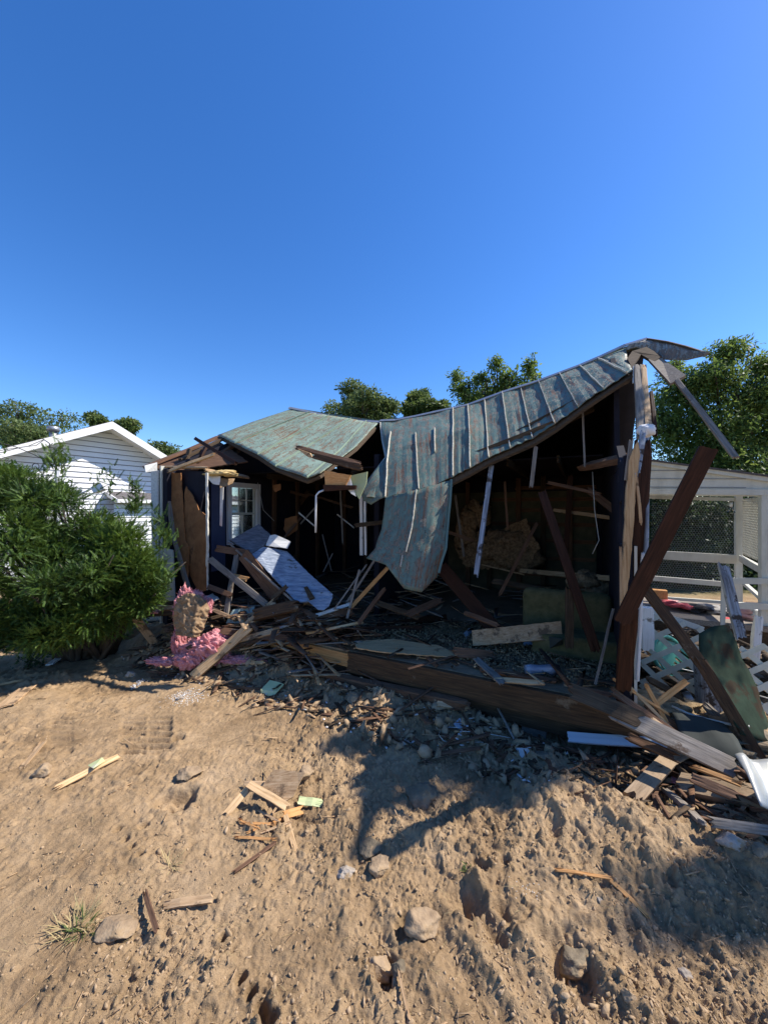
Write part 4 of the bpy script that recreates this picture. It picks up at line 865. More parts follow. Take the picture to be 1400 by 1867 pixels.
# ============================================================ PORCH
porch = empty('porch', hv(-1, 4.3, 0), 'white screened porch with lattice and plank roof at the right', 'porch')
PV = 3.77; PB = 4.94; PR = -1.93
def pw(name, mbx, m=None): return mbx.build(name, m or M['whitep'], porch)
mb = MB(); mb.box(hv(-1.1, 4.4, .30), U*1.25, V*.75, Vector((0, 0, .04))); pw('floor', mb, W['grey'])
mb = MB(); mb.box(hv(-1.1, 3.70, .10), U*1.25, V*.02, Vector((0, 0, .17))); pw('underporch_shade_panel', mb, W['dark'])  # dark panel added in place of the shade under the porch
def post(px, v, z0, z1, w_=.09, nm='post'):
    p = onv(px, 1000, v); mb = MB(); mb.box(Vector((p.x, p.y, (z0+z1)/2)), U*w_/2, V*w_/2, Vector((0, 0, (z1-z0)/2))); return pw(nm, mb)
post(1396, PV, -.05, 2.2, .13); post(1346, PB, .3, 2.3, .09)
# front beam and gable boards
b0 = onv(1184, 901, PV); b1 = onv(1440, 904, PV-.3)
def fp(px, py, dv=0): return onv(px, py, PV+dv)
pan('roof_board', [fp(1184, 842, -.02), fp(1440, 876, -.02), fp(1440, 906, -.02), fp(1184, 903, -.02)], .03, M['whitep'], porch)
for y0, y1 in ((858, 857), (873, 873), (888, 889)):
    mb = MB(); mb.bar(fp(1184, y0, -.045), fp(1360, y1, -.045), .008, .008, -V); pw('board_joint', mb, M['gapshadow'])
mb = MB(); mb.bar(fp(1184, 896, -.055), fp(1440, 898, -.055), .085, .03, -V); pw('beam', mb)
mb = MB(); mb.bar(fp(1184, 843, -.06), fp(1440, 879, -.06), .07, .04, -V); pw('fascia', mb)
q0, q1 = fp(1180, 838, -.10), fp(1450, 874, -.10)
pan('roof', [q0, q1, q1+V*1.6+Vector((0, 0, .1)), q0+V*1.6+Vector((0, 0, .1))], .03, M['shingle'], porch)
mb = MB(); mb.bar(onv(1180, 906, PB), onv(1345, 911, PB), .06, .05, -V); pw('back_beam', mb)
def rail(a, b, v, h, t=.05, m=None, nm='rail'):
    mb = MB(); mb.bar(onv(a[0], a[1], v), onv(b[0], b[1], v), h, t, -V); return pw(nm, mb, m)
rail((1188, 1011), (1342, 1020), PB-.03, .15); rail((1188, 1054), (1342, 1067), PB-.03, .085); rail((1190, 1089), (1345, 1100), PB-.03, .05)
rail((1326, 1059), (1440, 1060), PV-.08, .085); rail((1340, 1104), (1440, 1107), PV-.08, .09)
mb = MB(); mb.bar(onv(1320, 1050, PV-.12), onv(1317, 1140, PV-.12), .055, .03, -V); pw('baluster', mb)
# side lattice between the posts
def lattice(name, c00, c10, c11, c01, step, w_, t, m, par, ang=1.0, label=None, cat=None, nmax=80, fill=None):
    """diagonal strips clipped to a planar quad"""
    c00, c10, c11, c01 = map(Vector, (c00, c10, c11, c01)); ex = (c10-c00); Lx = ex.length; ex.normalize(); n = ex.cross(c01-c00).normalized(); ey = n.cross(ex)
    poly = [((p-c00).dot(ex), (p-c00).dot(ey)) for p in (c00, c10, c11, c01)]
    mb = MB()
    for s in (1, -1):
        dx, dy = math.cos(.785*ang), s*math.sin(.785*ang); nx, ny = -dy, dx
        pr = [x*nx+y*ny for x, y in poly]; c = min(pr)+step*.3
        while c < max(pr):
            ts = []
            for i in range(4):
                x0, y0 = poly[i]; x1, y1 = poly[(i+1) % 4]; a = x0*nx+y0*ny-c; b = x1*nx+y1*ny-c
                if a*b < 0: f = a/(a-b); ts.append((x0+(x1-x0)*f)*dx+(y0+(y1-y0)*f)*dy)
            if len(ts) == 2:
                t0, t1 = ts; f = lambda t_: c00+ex*(t_*dx+c*nx)+ey*(t_*dy+c*ny)+n*(s*t*.55)
                mb.bar(f(t0), f(t1), w_, t, n)
            c += step
    o = mb.build(name, m, par)
    if label: tag(o, label, cat)
    return o
lattice('lattice_panel', onv(1354, 1010, PB-.08), onv(1386, 1024, PV+.1), onv(1386, 906, PV+.1), onv(1354, 910, PB-.08), .055, .022, .006, M['whitep'], porch)
mb = MB(); mb.bar(onv(1350, 1018, PB-.08), onv(1386, 1038, PV+.1), .10, .05, U); pw('rail', mb); mb = MB(); mb.bar(onv(1350, 1058, PB-.08), onv(1386, 1090, PV+.1), .05, .05, U); pw('rail', mb)
# chicken wire
def wire():
    mb_v = []; mb_f = []; a = onv(1186, 1100, PB+.02); b = onv(1342, 1100, PB+.02); ex = (b-a); Lx = ex.length; ex.normalize(); z0 = .55; z1 = 2.15; cw = .040; ch_ = .036; r = .0014
    def seg(p, q):
        n0 = len(mb_v); d = (q-p).normalized(); s = d.cross(V).normalized()*r; v = V*r
        for e in (p, q): mb_v.extend([e+s, e+v, e-s-v])
        for k in range(3): mb_f.append((n0+k, n0+(k+1) % 3, n0+3+(k+1) % 3, n0+3+k))
    nx = int(Lx/cw); nz_ = int((z1-z0)/ch_)
    for j in range(nz_):
        for i in range(nx):
            o_ = cw/2 if j % 2 else 0; x = i*cw+o_; z_ = z0+j*ch_; p = a+ex*x; p = Vector((p.x, p.y, z_)); c = Vector((0, 0, 1))
            q1_ = p+ex*(cw/2)+c*(ch_*.35); q2_ = p+ex*cw
            seg(p, q1_); seg(q1_, q2_); seg(q1_, q1_+c*(ch_*.65))
    return mesh('wire_netting', mb_v, mb_f, M['galv'], porch)
wire()
# clutter
lb_ = empty('light_bulb', onv(1334, 925, 4.5), 'clear floodlight bulb hanging beside the porch post', 'bulb')
c = onv(1333, 935, 4.5); mb = MB(); mb.tube([c+Vector((0, 0, .11)), c+Vector((0, 0, .06)), c+Vector((0, 0, .02)), c, c-Vector((0, 0, .015))], [.015, .02, .05, .055, .03], 12); mb.build('glass', M['glass'], lb_, True)
mb = MB(); mb.tube([c+Vector((0, 0, .17)), c+Vector((0, 0, .10))], .018, 10); mb.build('socket', M['plast'], lb_, True)
def heap(name, px, py, v, r, m, label, cat, seed): 
    o = tuft(name, onv(px, py, v), r, m, None, 5, seed, 2, .35); tag(o, label, cat)
heap('red_blanket', 1232, 1103, 4.2, (.16, .2, .05), M['redc'], 'crumpled red blanket at the left end of the porch clutter', 'blanket', 51)
heap('pink_cushion', 1218, 1096, 4.45, (.18, .2, .035), M['pinkc'], 'faded pink cushion behind the red blanket on the porch', 'cushion', 52)
heap('red_mat', 1330, 1130, 4.0, (.28, .25, .04), M['redc'], 'flat dusty red mat at the middle of the porch floor', 'mat', 53)
heap('dark_clothes', 1262, 1110, 4.2, (.22, .2, .06), M['blackc'], 'heap of dark clothes right of the red blanket on the porch', 'clothes', 54)
heap('grey_clothes', 1300, 1112, 4.3, (.25, .2, .06), M['greyc'], 'pile of grey and brown clothes in the middle of the porch', 'clothes', 55)
heap('pink_clothes', 1365, 1115, 4.1, (.16, .2, .09), M['pinkc'], 'heap of pink and grey cloth beside the near porch post', 'clothes', 56)
heap('white_bag', 1376, 1118, 4.0, (.10, .1, .12), M['plast'], 'crumpled white bag against the near porch post', 'bag', 57)
mb = MB(); q = onv(1200, 1083, 4.5); mb.box(q, U*.12, V*.09, Vector((0, 0, .075))); o = mb.build('flower_pot', W['orange'], None); tag(o, 'square orange planter box at the left of the porch floor', 'planter')
# ============================================================ VEGETATION
def leaves(name, cl, n, size, m, par, shape=(.45, 1.0), shell=.35, seed=1, droop=.3, upb=.0):
    """cl: list of (centre, radii, weight); leaf quads folded along the midrib, in the outer part of each clump"""
    rg = np.random.default_rng(seed); wts = np.array([c[2] for c in cl], float); wts /= wts.sum(); k = rg.choice(len(cl), n, p=wts)
    cen = np.array([c[0][:] for c in cl])[k]; rad = np.array([c[1][:] for c in cl])[k]
    d = rg.normal(size=(n, 3)); d /= np.linalg.norm(d, axis=1)[:, None]; rr_ = (shell+(1-shell)*rg.random(n)**.6)[:, None]
    # uneven outline
    bump = 1+.35*fbm(d[:, 0]*2.3+k*1.7, d[:, 2]*2.3+d[:, 1]*1.9, seed, 3)
    p = cen+d*rad*rr_*bump[:, None]
    ax = rg.normal(size=(n, 3))+d*.8; ax[:, 2] -= droop; ax /= np.linalg.norm(ax, axis=1)[:, None]
    nn = rg.normal(size=(n, 3)); nn[:, 2] += 1.2; s = np.cross(ax, nn); s /= np.linalg.norm(s, axis=1)[:, None]; up = np.cross(s, ax)
    L = size*(.6+.8*rg.random(n))[:, None]; w_ = L*shape[0]
    a = p; b = p+ax*L*.5+s*w_*.5+up*L*.06; c = p+ax*L*shape[1]; e = p+ax*L*.5-s*w_*.5+up*L*.06
    vs = np.stack([a, b, c, e], 1).reshape(-1, 3); fs = np.arange(n*4).reshape(-1, 4)
    return meshnp(name, vs, fs, m, par)
def tree(name, base, cl, n, size, m, label, tr=.18, seed=1, bark='bark', **k):
    t = empty(name, base, label, 'tree', None); base = Vector(base); rg = random.Random(seed)
    mb = MB(); top_ = max(c[0].z for c in cl); ctr = sum((c[0] for c in cl), Vector())/len(cl); fk = Vector((base.x*.6+ctr.x*.4, base.y*.6+ctr.y*.4, base.z+(ctr.z-base.z)*.5))
    mb.tube([base-Vector((0, 0, .1)), base.lerp(fk, .5)+Vector((rg.uniform(-.1, .1), 0, 0)), fk], [tr, tr*.8, tr*.65], 8)
    for c in cl:
        e = c[0]+Vector((0, 0, c[1].z*.3)); q = fk.lerp(e, .5)+Vector((rg.uniform(-.2, .2), rg.uniform(-.2, .2), -.15)); mb.tube([fk, q, e], [tr*.5, tr*.28, tr*.08], 6)
        for j in range(4):
            d = Vector((rg.uniform(-1, 1)*c[1].x, rg.uniform(-1, 1)*c[1].y, rg.uniform(-.4, 1)*c[1].z)); mb.tube([q.lerp(e, .5), q.lerp(e, .6)+d*.45, c[0]+d*.85], [tr*.16, tr*.1, tr*.03], 5)
    mb.build('trunk', M[bark], t, True); leaves('crown', cl, n, size, m, t, seed=seed, **k); return t
def cl(lst, dz=0): # (px, py, depth, rpx, rpy, weight)
    out = []
    for px, py, d, rx, ry, w_ in lst: out.append((P(px, py, d), Vector((rx/700*d, rx/700*d*.9, ry/700*d)), w_*rx*ry))
    return out
def gb(px, d): p = P(px, 933, d); return (p.x, p.y, 0)
def clumps(px0, py0, rx, ry, d, n, seed, cr=(.28, .42), flat=.75):
    rg = random.Random(seed); o = []
    for i in range(n):
        a = rg.uniform(0, 6.283); r = rg.uniform(.15, .8); q = rg.uniform(*cr); o.append((px0+math.cos(a)*r*rx, py0+math.sin(a)*r*ry, d+rg.uniform(-1, 1)*rx/700*d*.6, rx*q, ry*q*flat*1.2, rg.uniform(.6, 1.3)))
    return cl(o)
tree('broadleaf_tree', gb(655, 18), clumps(655, 742, 72, 46, 18, 13, 1), 13000, .15, LF['b'], 'rounded mid green tree behind the dip of the roof, left of three', seed=1)
tree('broadleaf_tree', gb(762, 19), clumps(762, 750, 55, 40, 19, 9, 2), 9000, .16, LF['a'], 'low light green tree just right of the dip in the ridge', seed=2)
t3 = cl([(832,685,14,14,13,1),(842,708,14,22,18,1),(860,730,14,32,24,1),(878,690,14,22,14,1),(905,664,14,15,18,1.2),(925,690,14,24,20,1.2),(945,712,14,38,24,1),(965,668,14,14,22,1.2),(972,690,14,14,14,1),(900,720,14.5,50,30,1),(895,740,14.5,60,30,1)])
tree('broadleaf_tree', gb(900, 14), t3, 9000, .13, LF['c'], 'sparse bright green tree with separate leafy tops above the sagging roof', seed=3, shell=.0)
tree('broadleaf_tree', gb(50, 26), clumps(55, 778, 92, 42, 26, 16, 4), 12000, .20, LF['b'], 'wide loose tree behind the left slope of the neighbour roof', seed=4, tr=.25)
tree('broadleaf_tree', gb(180, 24), clumps(180, 772, 22, 20, 24, 4, 5, (.5, .7)), 3000, .18, LF['a'], 'small tree top just left of the neighbour gable peak', seed=5)
tree('broadleaf_tree', gb(232, 24), clumps(228, 792, 32, 26, 24, 6, 6, (.4, .6)), 5000, .18, LF['a'], 'yellow green tree right of the neighbour gable peak', seed=6)
tree('broadleaf_tree', gb(300, 22), clumps(300, 826, 42, 34, 22, 8, 7, (.35, .5)), 7000, .16, LF['b'], 'darker tree between the neighbour gable and the wrecked roof', seed=7)
tr1 = cl([(1330,640,12,38,25,1.1),(1395,668,12,40,28,1),(1300,690,12,55,35,1),(1370,725,12,60,42,1),(1250,715,12.5,60,42,1),(1215,770,12.5,55,50,1),(1300,790,12,70,55,1.1),(1400,790,12,70,55,1.1),(1260,850,12,70,45,1),(1350,860,11.6,80,45,1),(1450,720,12,70,60,1),(1460,850,12,70,60,1),(1225,680,12.5,22,16,1),(1232,664,12.5,12,10,1)])
tree('locust_tree', gb(1340, 12), tr1, 62000, .125, LF['c'], 'tall full tree with drooping bright leaves above the porch roof', seed=8, shell=.1, shape=(.36, 1.0), droop=.6, tr=.22)
def shrub(name, base, lst, n, size, m, label, seed, cat='shrub', **k):
    t = empty(name, base, label, cat); mb = MB(); rg = random.Random(seed); b = Vector(base)
    for c in lst:
        mb.tube([b+Vector((rg.uniform(-.1, .1), rg.uniform(-.1, .1), -.05)), b.lerp(c[0], .5)+Vector((rg.uniform(-.1, .1), 0, 0)), c[0]], [.035, .02, .008], 5)
    mb.build('stem', M['bark'], t, True); leaves('foliage', lst, n, size, m, t, seed=seed, **k); return t
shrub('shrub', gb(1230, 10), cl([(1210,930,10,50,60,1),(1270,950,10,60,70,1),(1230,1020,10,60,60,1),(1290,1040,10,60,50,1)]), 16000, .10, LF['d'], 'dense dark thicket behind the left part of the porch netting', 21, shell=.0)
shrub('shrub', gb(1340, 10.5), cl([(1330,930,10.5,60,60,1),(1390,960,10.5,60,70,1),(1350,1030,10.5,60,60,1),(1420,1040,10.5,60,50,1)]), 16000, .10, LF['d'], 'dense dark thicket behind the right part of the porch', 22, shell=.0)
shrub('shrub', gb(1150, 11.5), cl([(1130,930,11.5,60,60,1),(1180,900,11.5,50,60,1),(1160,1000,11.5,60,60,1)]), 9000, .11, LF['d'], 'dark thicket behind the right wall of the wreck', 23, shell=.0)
# distant tree line, closing the horizon
def treeline():
    rg = np.random.default_rng(77); cls = []
    for i in range(70):
        a = math.radians(-62+i*124/69); r = 45+rg.random()*12; h = 2.4+2.2*rg.random(); cls.append((Vector((math.sin(a)*r, math.cos(a)*r, h*.5)), Vector((2.8, 2.8, h*.6)), 1))
    o = leaves('far_woods', cls, 26000, .5, LF['b'], None, seed=9, shell=.3); tag(o, 'low distant belt of trees on the horizon', 'woods', kind='stuff')
treeline()
# yew hedge bush at the left: feathery sprays
def yew():
    base = Vector((-4.0, 5.2, 0)); t = empty('yew_bush', base, 'large dark green yew bush in front of the neighbour house', 'bush')
    L = [(25,950,4.9,95,75),(105,955,4.8,85,68),(170,985,4.9,72,58),(222,1010,4.9,52,46),(248,1040,4.8,42,40),(50,1045,4.5,110,75),(140,1065,4.5,90,65),(212,1080,4.7,58,48),(40,1120,4.6,90,48),(120,1135,4.6,70,38),(-60,960,5,120,100),(-50,1080,4.7,110,85),(60,912,5.0,55,38),(10,880,5.0,40,26),(200,1115,4.9,48,30),(250,1078,4.8,34,34),(110,1142,4.8,60,24),(20,1150,4.7,70,24),(240,1060,4.8,40,30)]
    big = cl([(a, b, c, d*.86, e*.86, 1) for a, b, c, d, e in L]); rq = random.Random(12); cls = []
    for c in big:
        for q in range(14):
            v_ = Vector((rq.gauss(0, 1), rq.gauss(0, 1)-.3, rq.gauss(0, 1)+.2)).normalized(); k_ = rq.uniform(.10, .20)
            cls.append((c[0]+Vector((v_.x*c[1].x, v_.y*c[1].y, v_.z*c[1].z))*rq.uniform(.75, 1.0), Vector((k_*1.35, k_*1.2, k_*.75)), rq.uniform(.6, 1.2)))
        cls.append((c[0], c[1]*.8, 2.2))
    rg = np.random.default_rng(5)
    n = 34000; wts = np.array([c[2] for c in cls]); wts = wts/wts.sum(); k = rg.choice(len(cls), n, p=wts)
    cen = np.array([c[0][:] for c in cls])[k]; rad = np.array([c[1][:] for c in cls])[k]
    d = rg.normal(size=(n, 3)); d /= np.linalg.norm(d, axis=1)[:, None]; bump = 1+.30*fbm(d[:, 0]*2.5+k, d[:, 2]*2.5+d[:, 1]*2, 6, 3)
    p = cen+d*rad*(.50+.50*rg.random(n)**.5)[:, None]*bump[:, None]
    # extra upright tips
    tips = [(P(104, 836, 4.7), 90, .10), (P(100, 860, 4.7), 70, .14), (P(246, 925, 4.7), 130, .07), (P(245, 895, 4.7), 40, .05), (P(190, 890, 5.0), 60, .14), (P(-5, 862, 4.9), 60, .14), (P(285, 955, 4.6), 60, .10), (P(300, 985, 4.5), 80, .1), (P(295, 1060, 4.6), 50, .08)]
    pe = []; de = []
    for c, m_, r in tips:
        for _ in range(m_): pe.append(np.array(c[:])+rg.normal(size=3)*np.array([r, r, r*1.5])*.6); q = rg.normal(size=3)*.7; q[2] = abs(q[2])+.5; de.append(q)
    p = np.concatenate([p, np.array(pe)]); ax = d*.9+rg.normal(size=(n, 3))*.35; ax[:, 2] += .28; ax = np.concatenate([ax, np.array(de)]); ax /= np.linalg.norm(ax, axis=1)[:, None]; n = len(p)
    nn = rg.normal(size=(n, 3))*.5; nn[:, 2] += 1; s = np.cross(ax, nn); s /= np.linalg.norm(s, axis=1)[:, None]; up = np.cross(s, ax)
    Ls = (.06+.09*rg.random(n)); vs = []; K = 11
    for i in range(K):
        f = (i+.5)/K; root = p+ax*(Ls*f)[:, None]-up*(.12*Ls*f*f)[:, None]; nl = .021*(1-.5*f)
        for sg in (1, -1):
            tip = root+(ax*.75+s*sg*.8)*nl+up*.004; wv = ax*.0044
            vs += [root-wv, root+wv, tip+wv*.3, tip-wv*.3]
    q = p+ax*Ls[:, None]; vs += [p-s*.002, p+s*.002, q+s*.001, q-s*.001]
    Vv = np.stack(vs, 1).reshape(-1, 3); meshnp('foliage', Vv, np.arange(len(Vv)).reshape(-1, 4), LF['yew'], t)
    mb = MB(); rg = random.Random(4)
    for c in cls[::2]:
        j = Vector((rg.uniform(-.3, .3), rg.uniform(-.2, .2), 0)); b = base+j; e = c[0]+Vector((rg.uniform(-.3, .3), rg.uniform(-.2, .2), rg.uniform(-.1, .2)))
        mb.tube([b, b.lerp(e, .4)+Vector((0, 0, .15)), e], [.035, .025, .006], 6)
    mb.build('stem', M['bark'], t, True)
yew()
def weeds(px, py, n, label, seed, m='d', r=.18, size=.05):
    b = G(px, py); c = [(b+Vector((0, 0, r*.5)), Vector((r, r, r*.6)), 1)]; shrub('weed', b, c, n, size, LF[m], label, seed, 'weed', shell=.0)
weeds(222, 1165, 260, 'small leafy weed left of the leaning tan board', 31, 'b'); weeds(60, 1215, 200, 'low green sprig on the soil under the yew', 32, 'd', .16)
weeds(1245, 1580, 0 or 30, 'tiny green sprout in the soil right of the stones', 33, 'a', .03, .03) if False else None
# tree standing outside the frame on the right, inferred from its shade in the yard
tro = [(Vector((8.5, 2.82, 7.6)), Vector((.50, .16, .2)), 1), (Vector((9.1, 2.86, 7.7)), Vector((.5, .20, .2)), 1.2), (Vector((8.9, 3.02, 7.6)), Vector((.3, .12, .15)), .6), (Vector((9.8, 2.9, 8.0)), Vector((.4, .2, .25)), 1), (Vector((10.6, 2.6, 8.6)), Vector((.5, .3, .4)), 1)]
tree('broadleaf_tree', (10.6, 2.6, 0), tro, 4200, .10, LF['b'], 'tall tree outside the yard at the right casting leafy shade on the soil', seed=12, shell=.0, tr=.13)

def added_shadow_tree():  # unseen tree, added and shaped to cast the shadow in mid yard
    t = empty('broadleaf_tree', (5.35, 4.3, 0), 'added unseen tree right of the frame with limbs bent to cast the yard shadow', 'tree')
    g = lambda x, y, k=.6: Vector((x+7*k, y+k, 7.8*k+.03))
    mb = MB(); top_ = Vector((5.3, 4.3, 4.5)); mb.tube([Vector((5.35, 4.3, -.1)), Vector((5.33, 4.28, 2.4)), top_], [.13, .11, .09], 8)
    lim = [top_, g(.25, 3.35), g(.02, 2.95), g(-.06, 2.6), g(-.17, 2.13)]; mb.tube(lim, [.10, .12, .10, .075, .02], 7)
    for a, b in ((g(.02, 2.95), g(.34, 2.62)), (g(.25, 3.3), g(.8, 2.75)), (g(.8, 2.75), g(1.15, 2.95)), (g(-.02, 2.7), g(.15, 2.35)), (g(-.04, 2.8), g(-.2, 2.75))): mb.tube([a, a.lerp(b, .5)+Vector((0, .02, .05)), b], [.06, .05, .025], 6)
    for e in (Vector((6.6, 4.2, 5.5)), Vector((6.3, 3.8, 6.0)), Vector((7.1, 4.5, 5.0))): mb.tube([top_-Vector((0, 0, .6)), top_.lerp(e, .5), e], [.07, .05, .02], 6)
    mb.build('trunk', M['bark'], t, True)
    c = [(g(.85, 2.70), Vector((.16, .12, .1)), 1.1), (g(.80, 2.52), Vector((.09, .10, .07)), .5), (g(1.12, 2.86), Vector((.16, .12, .1)), 1), (g(.45, 2.86), Vector((.10, .07, .1)), .5), (g(.08, 3.0), Vector((.13, .14, .1)), .9), (g(-.02, 2.66), Vector((.09, .14, .1)), .5), (g(.25, 2.62), Vector((.12, .08, .08)), .4), (g(-.33, 3.2, .82), Vector((.10, .16, .1)), .5), (Vector((6.6, 4.2, 5.6)), Vector((.75, .6, .6)), 9), (Vector((6.3, 3.8, 6.1)), Vector((.6, .5, .5)), 6), (Vector((7.1, 4.5, 5.1)), Vector((.7, .6, .5)), 7)]
    leaves('crown', c, 14500, .085, LF['b'], t, seed=44, shell=.0)
added_shadow_tree()
# ============================================================ DEBRIS AND TIMBERS
def BD(a, b, w_, t, m, label, ends=(.6, .6), hint=None, name='broken_board', cat='board', **k): return board(name, a, b, w_, t, W[m] if m in W else M[m], label, cat, hint=hint, ends=ends, **k)
F = lambda px, py, up=.03: onz(px, py, FZ+up)
# leaning timbers at the right corner
BD(P(1134,1132,2.68), P(1290,818,2.45), .100, .045, 'red', 'big dark red brown timber leaning up to the right past the corner post', (.3, .12), hint=(-.35, -1, .25), name='leaning_timber', cat='timber')
BD(P(1136,1255,2.84), P(1148,1112,2.70), .10, .05, 'red', 'dark red brown stub standing under the foot of the big leaning timber', (.4, .5), hint=(-.3, -1, 0), name='timber_stub', cat='timber')
BD(P(1180,1078,3.3), P(1280,1212,3.0), .085, .035, 'rim', 'short brown board sloping down from the corner post to the green sheet metal', (.4, .5), hint=(-.3, -1, .5))
BD(P(1276,1205,3.0), P(1385,1385,2.75), .085, .04, 'rim', 'brown timber running down along the green sheet metal', (.5, .4), hint=(-.6, -1, .3))
BD(P(1350,1250,3.2), P(1400,1390,2.9), .09, .02, 'tan', 'pale tan board on the right side behind the brown timber', (.5, .3), hint=(-.6, -1, .3))
BD(P(1045,1262,2.95), P(1160,1310,2.75), .13, .03, 'dark', 'dark wide board lying across the right end of the front beam', (.4, .5), hint=(-.2, -1, 1.2))
BD(P(1125,1300,2.8), P(1335,1400,2.5), .13, .035, 'grey', 'long weathered grey plank sloping from the house corner to the lower right', (.7, .15), hint=(-.25, -1, 1.0))
BD(P(1190,1315,2.75), P(1245,1355,2.7), .05, .03, 'tan', 'short tan strip lying above the long grey plank', (1, 1), hint=(-.2, -1, 1))
BD(P(1118,1262,2.95), P(1245,1350,2.72), .055, .03, 'brown', 'thin brown strip beside the upper edge of the long grey plank', (.6, 1.1), hint=(-.2, -1, 1))
BD(G(1037,1375,.14), G(1218,1400,.18), .085, .02, 'blue', 'pale blue painted board lying on the soil below the front beam', (.2, .35), hint=(-.1, -.6, 1), name='painted_board')
BD(G(1160,1462,.05), G(1240,1402,.16), .10, .05, 'dusty', 'thick tan timber stub with ragged end beside the blue painted board', (1, 1.4), hint=(-.1, -.5, 1), name='timber_stub', cat='timber')
BD(G(1245,1450,.08), G(1420,1490,.10), .14, .05, 'dusty', 'broad dusty slab of timber at the right edge above the stones', (.8, .3), hint=(0, -.5, 1), name='timber_slab', cat='timber')
BD(G(1215,1455,.05), G(1275,1508,.04), .05, .03, 'grey', 'short grey stick below the ragged timber stub', (.8, .8), hint=(0, -.5, 1))
BD(P(1270,1400,2.5), P(1342,1428,2.35), .03, .02, 'orange', 'splintered tan sliver hanging under the long grey plank', (1.2, 1.8), hint=(0, -.8, 1))
BD(P(1195,1285,3.0), P(1250,1243,3.05), .045, .015, 'orange', 'orange slat pointing up to the right in front of the lattice', (1, .5), hint=(-.2, -1, .4))
BD(P(1178,1250,3.0), P(1212,1312,2.95), .03, .015, 'orange', 'thin orange slat crossing the other orange slat', (1, .8), hint=(-.2, -1, .4))
BD(P(1145,1250,3.0), P(1225,1330,2.9), .022, .012, 'pine', 'long pale sliver running under the crossed orange slats', (1.4, 1.4), hint=(-.2, -1, .4)); BD(P(1120,1240,3.0), P(1215,1300,2.95), .02, .015, 'orange', 'narrow reddish strip between corner post and grey plank', (1, 1.5), hint=(-.2, -1, .6))
# conduit
mb = MB(); mb.tube([P(1225,1288,3.1), P(1255,1302,3.0), P(1290,1312,2.95), P(1330,1321,2.9), P(1366,1325,2.85)], .010, 8); tag(mb.build('conduit_pipe', M['conduit'], None, True), 'thin bent pale pipe lying across the dark roofing felt', 'pipe')
# green sheet metal, roofing felt, white sheet metal
def free(o, label, cat): return tag(o[0] if isinstance(o, tuple) else o, label, cat)
free(sheet('sheet_metal', [[P(1275,1155,3.25), P(1300,1142,3.3), P(1330,1138,3.3)], [P(1278,1205,3.1), P(1318,1210,3.15), P(1362,1215,3.2)], [P(1300,1260,2.95), P(1345,1270,2.98), P(1385,1275,3.1)], [P(1350,1340,2.8), P(1385,1350,2.8), P(1420,1360,2.9)]], 5, 6, .01, M['sheetg'], None, lambda s, t, p: .012*float(fbm(p.x*5, p.z*5, 3, 3))), 'bent dark green sheet of roof metal standing at the right side', 'sheet metal')
free(sheet('roofing_felt', [[P(1225,1300,3.0), P(1270,1308,2.95), P(1320,1320,2.9)], [P(1240,1340,2.85), P(1290,1350,2.8), P(1345,1350,2.75)], [P(1285,1385,2.7), P(1320,1392,2.65), P(1362,1388,2.6)]], 5, 5, .012, M['tarp'], None, lambda s, t, p: .02*float(fbm(p.x*5, p.z*5, 8, 3))), 'dark sheet of roofing felt sagging below the thin pale pipe', 'roofing felt')
free(sheet('sheet_metal', [[P(1340,1375,2.5), P(1375,1382,2.5), P(1430,1392,2.5)], [P(1362,1410,2.35), P(1395,1425,2.35), P(1440,1440,2.35)], [P(1388,1470,2.2), P(1410,1480,2.2), P(1450,1490,2.2)]], 6, 6, .006, M['sheetw'], None, lambda s, t, p: .02*math.sin(s*5)*(1-t)), 'bright white sheet of metal curling at the right edge of the yard', 'sheet metal')
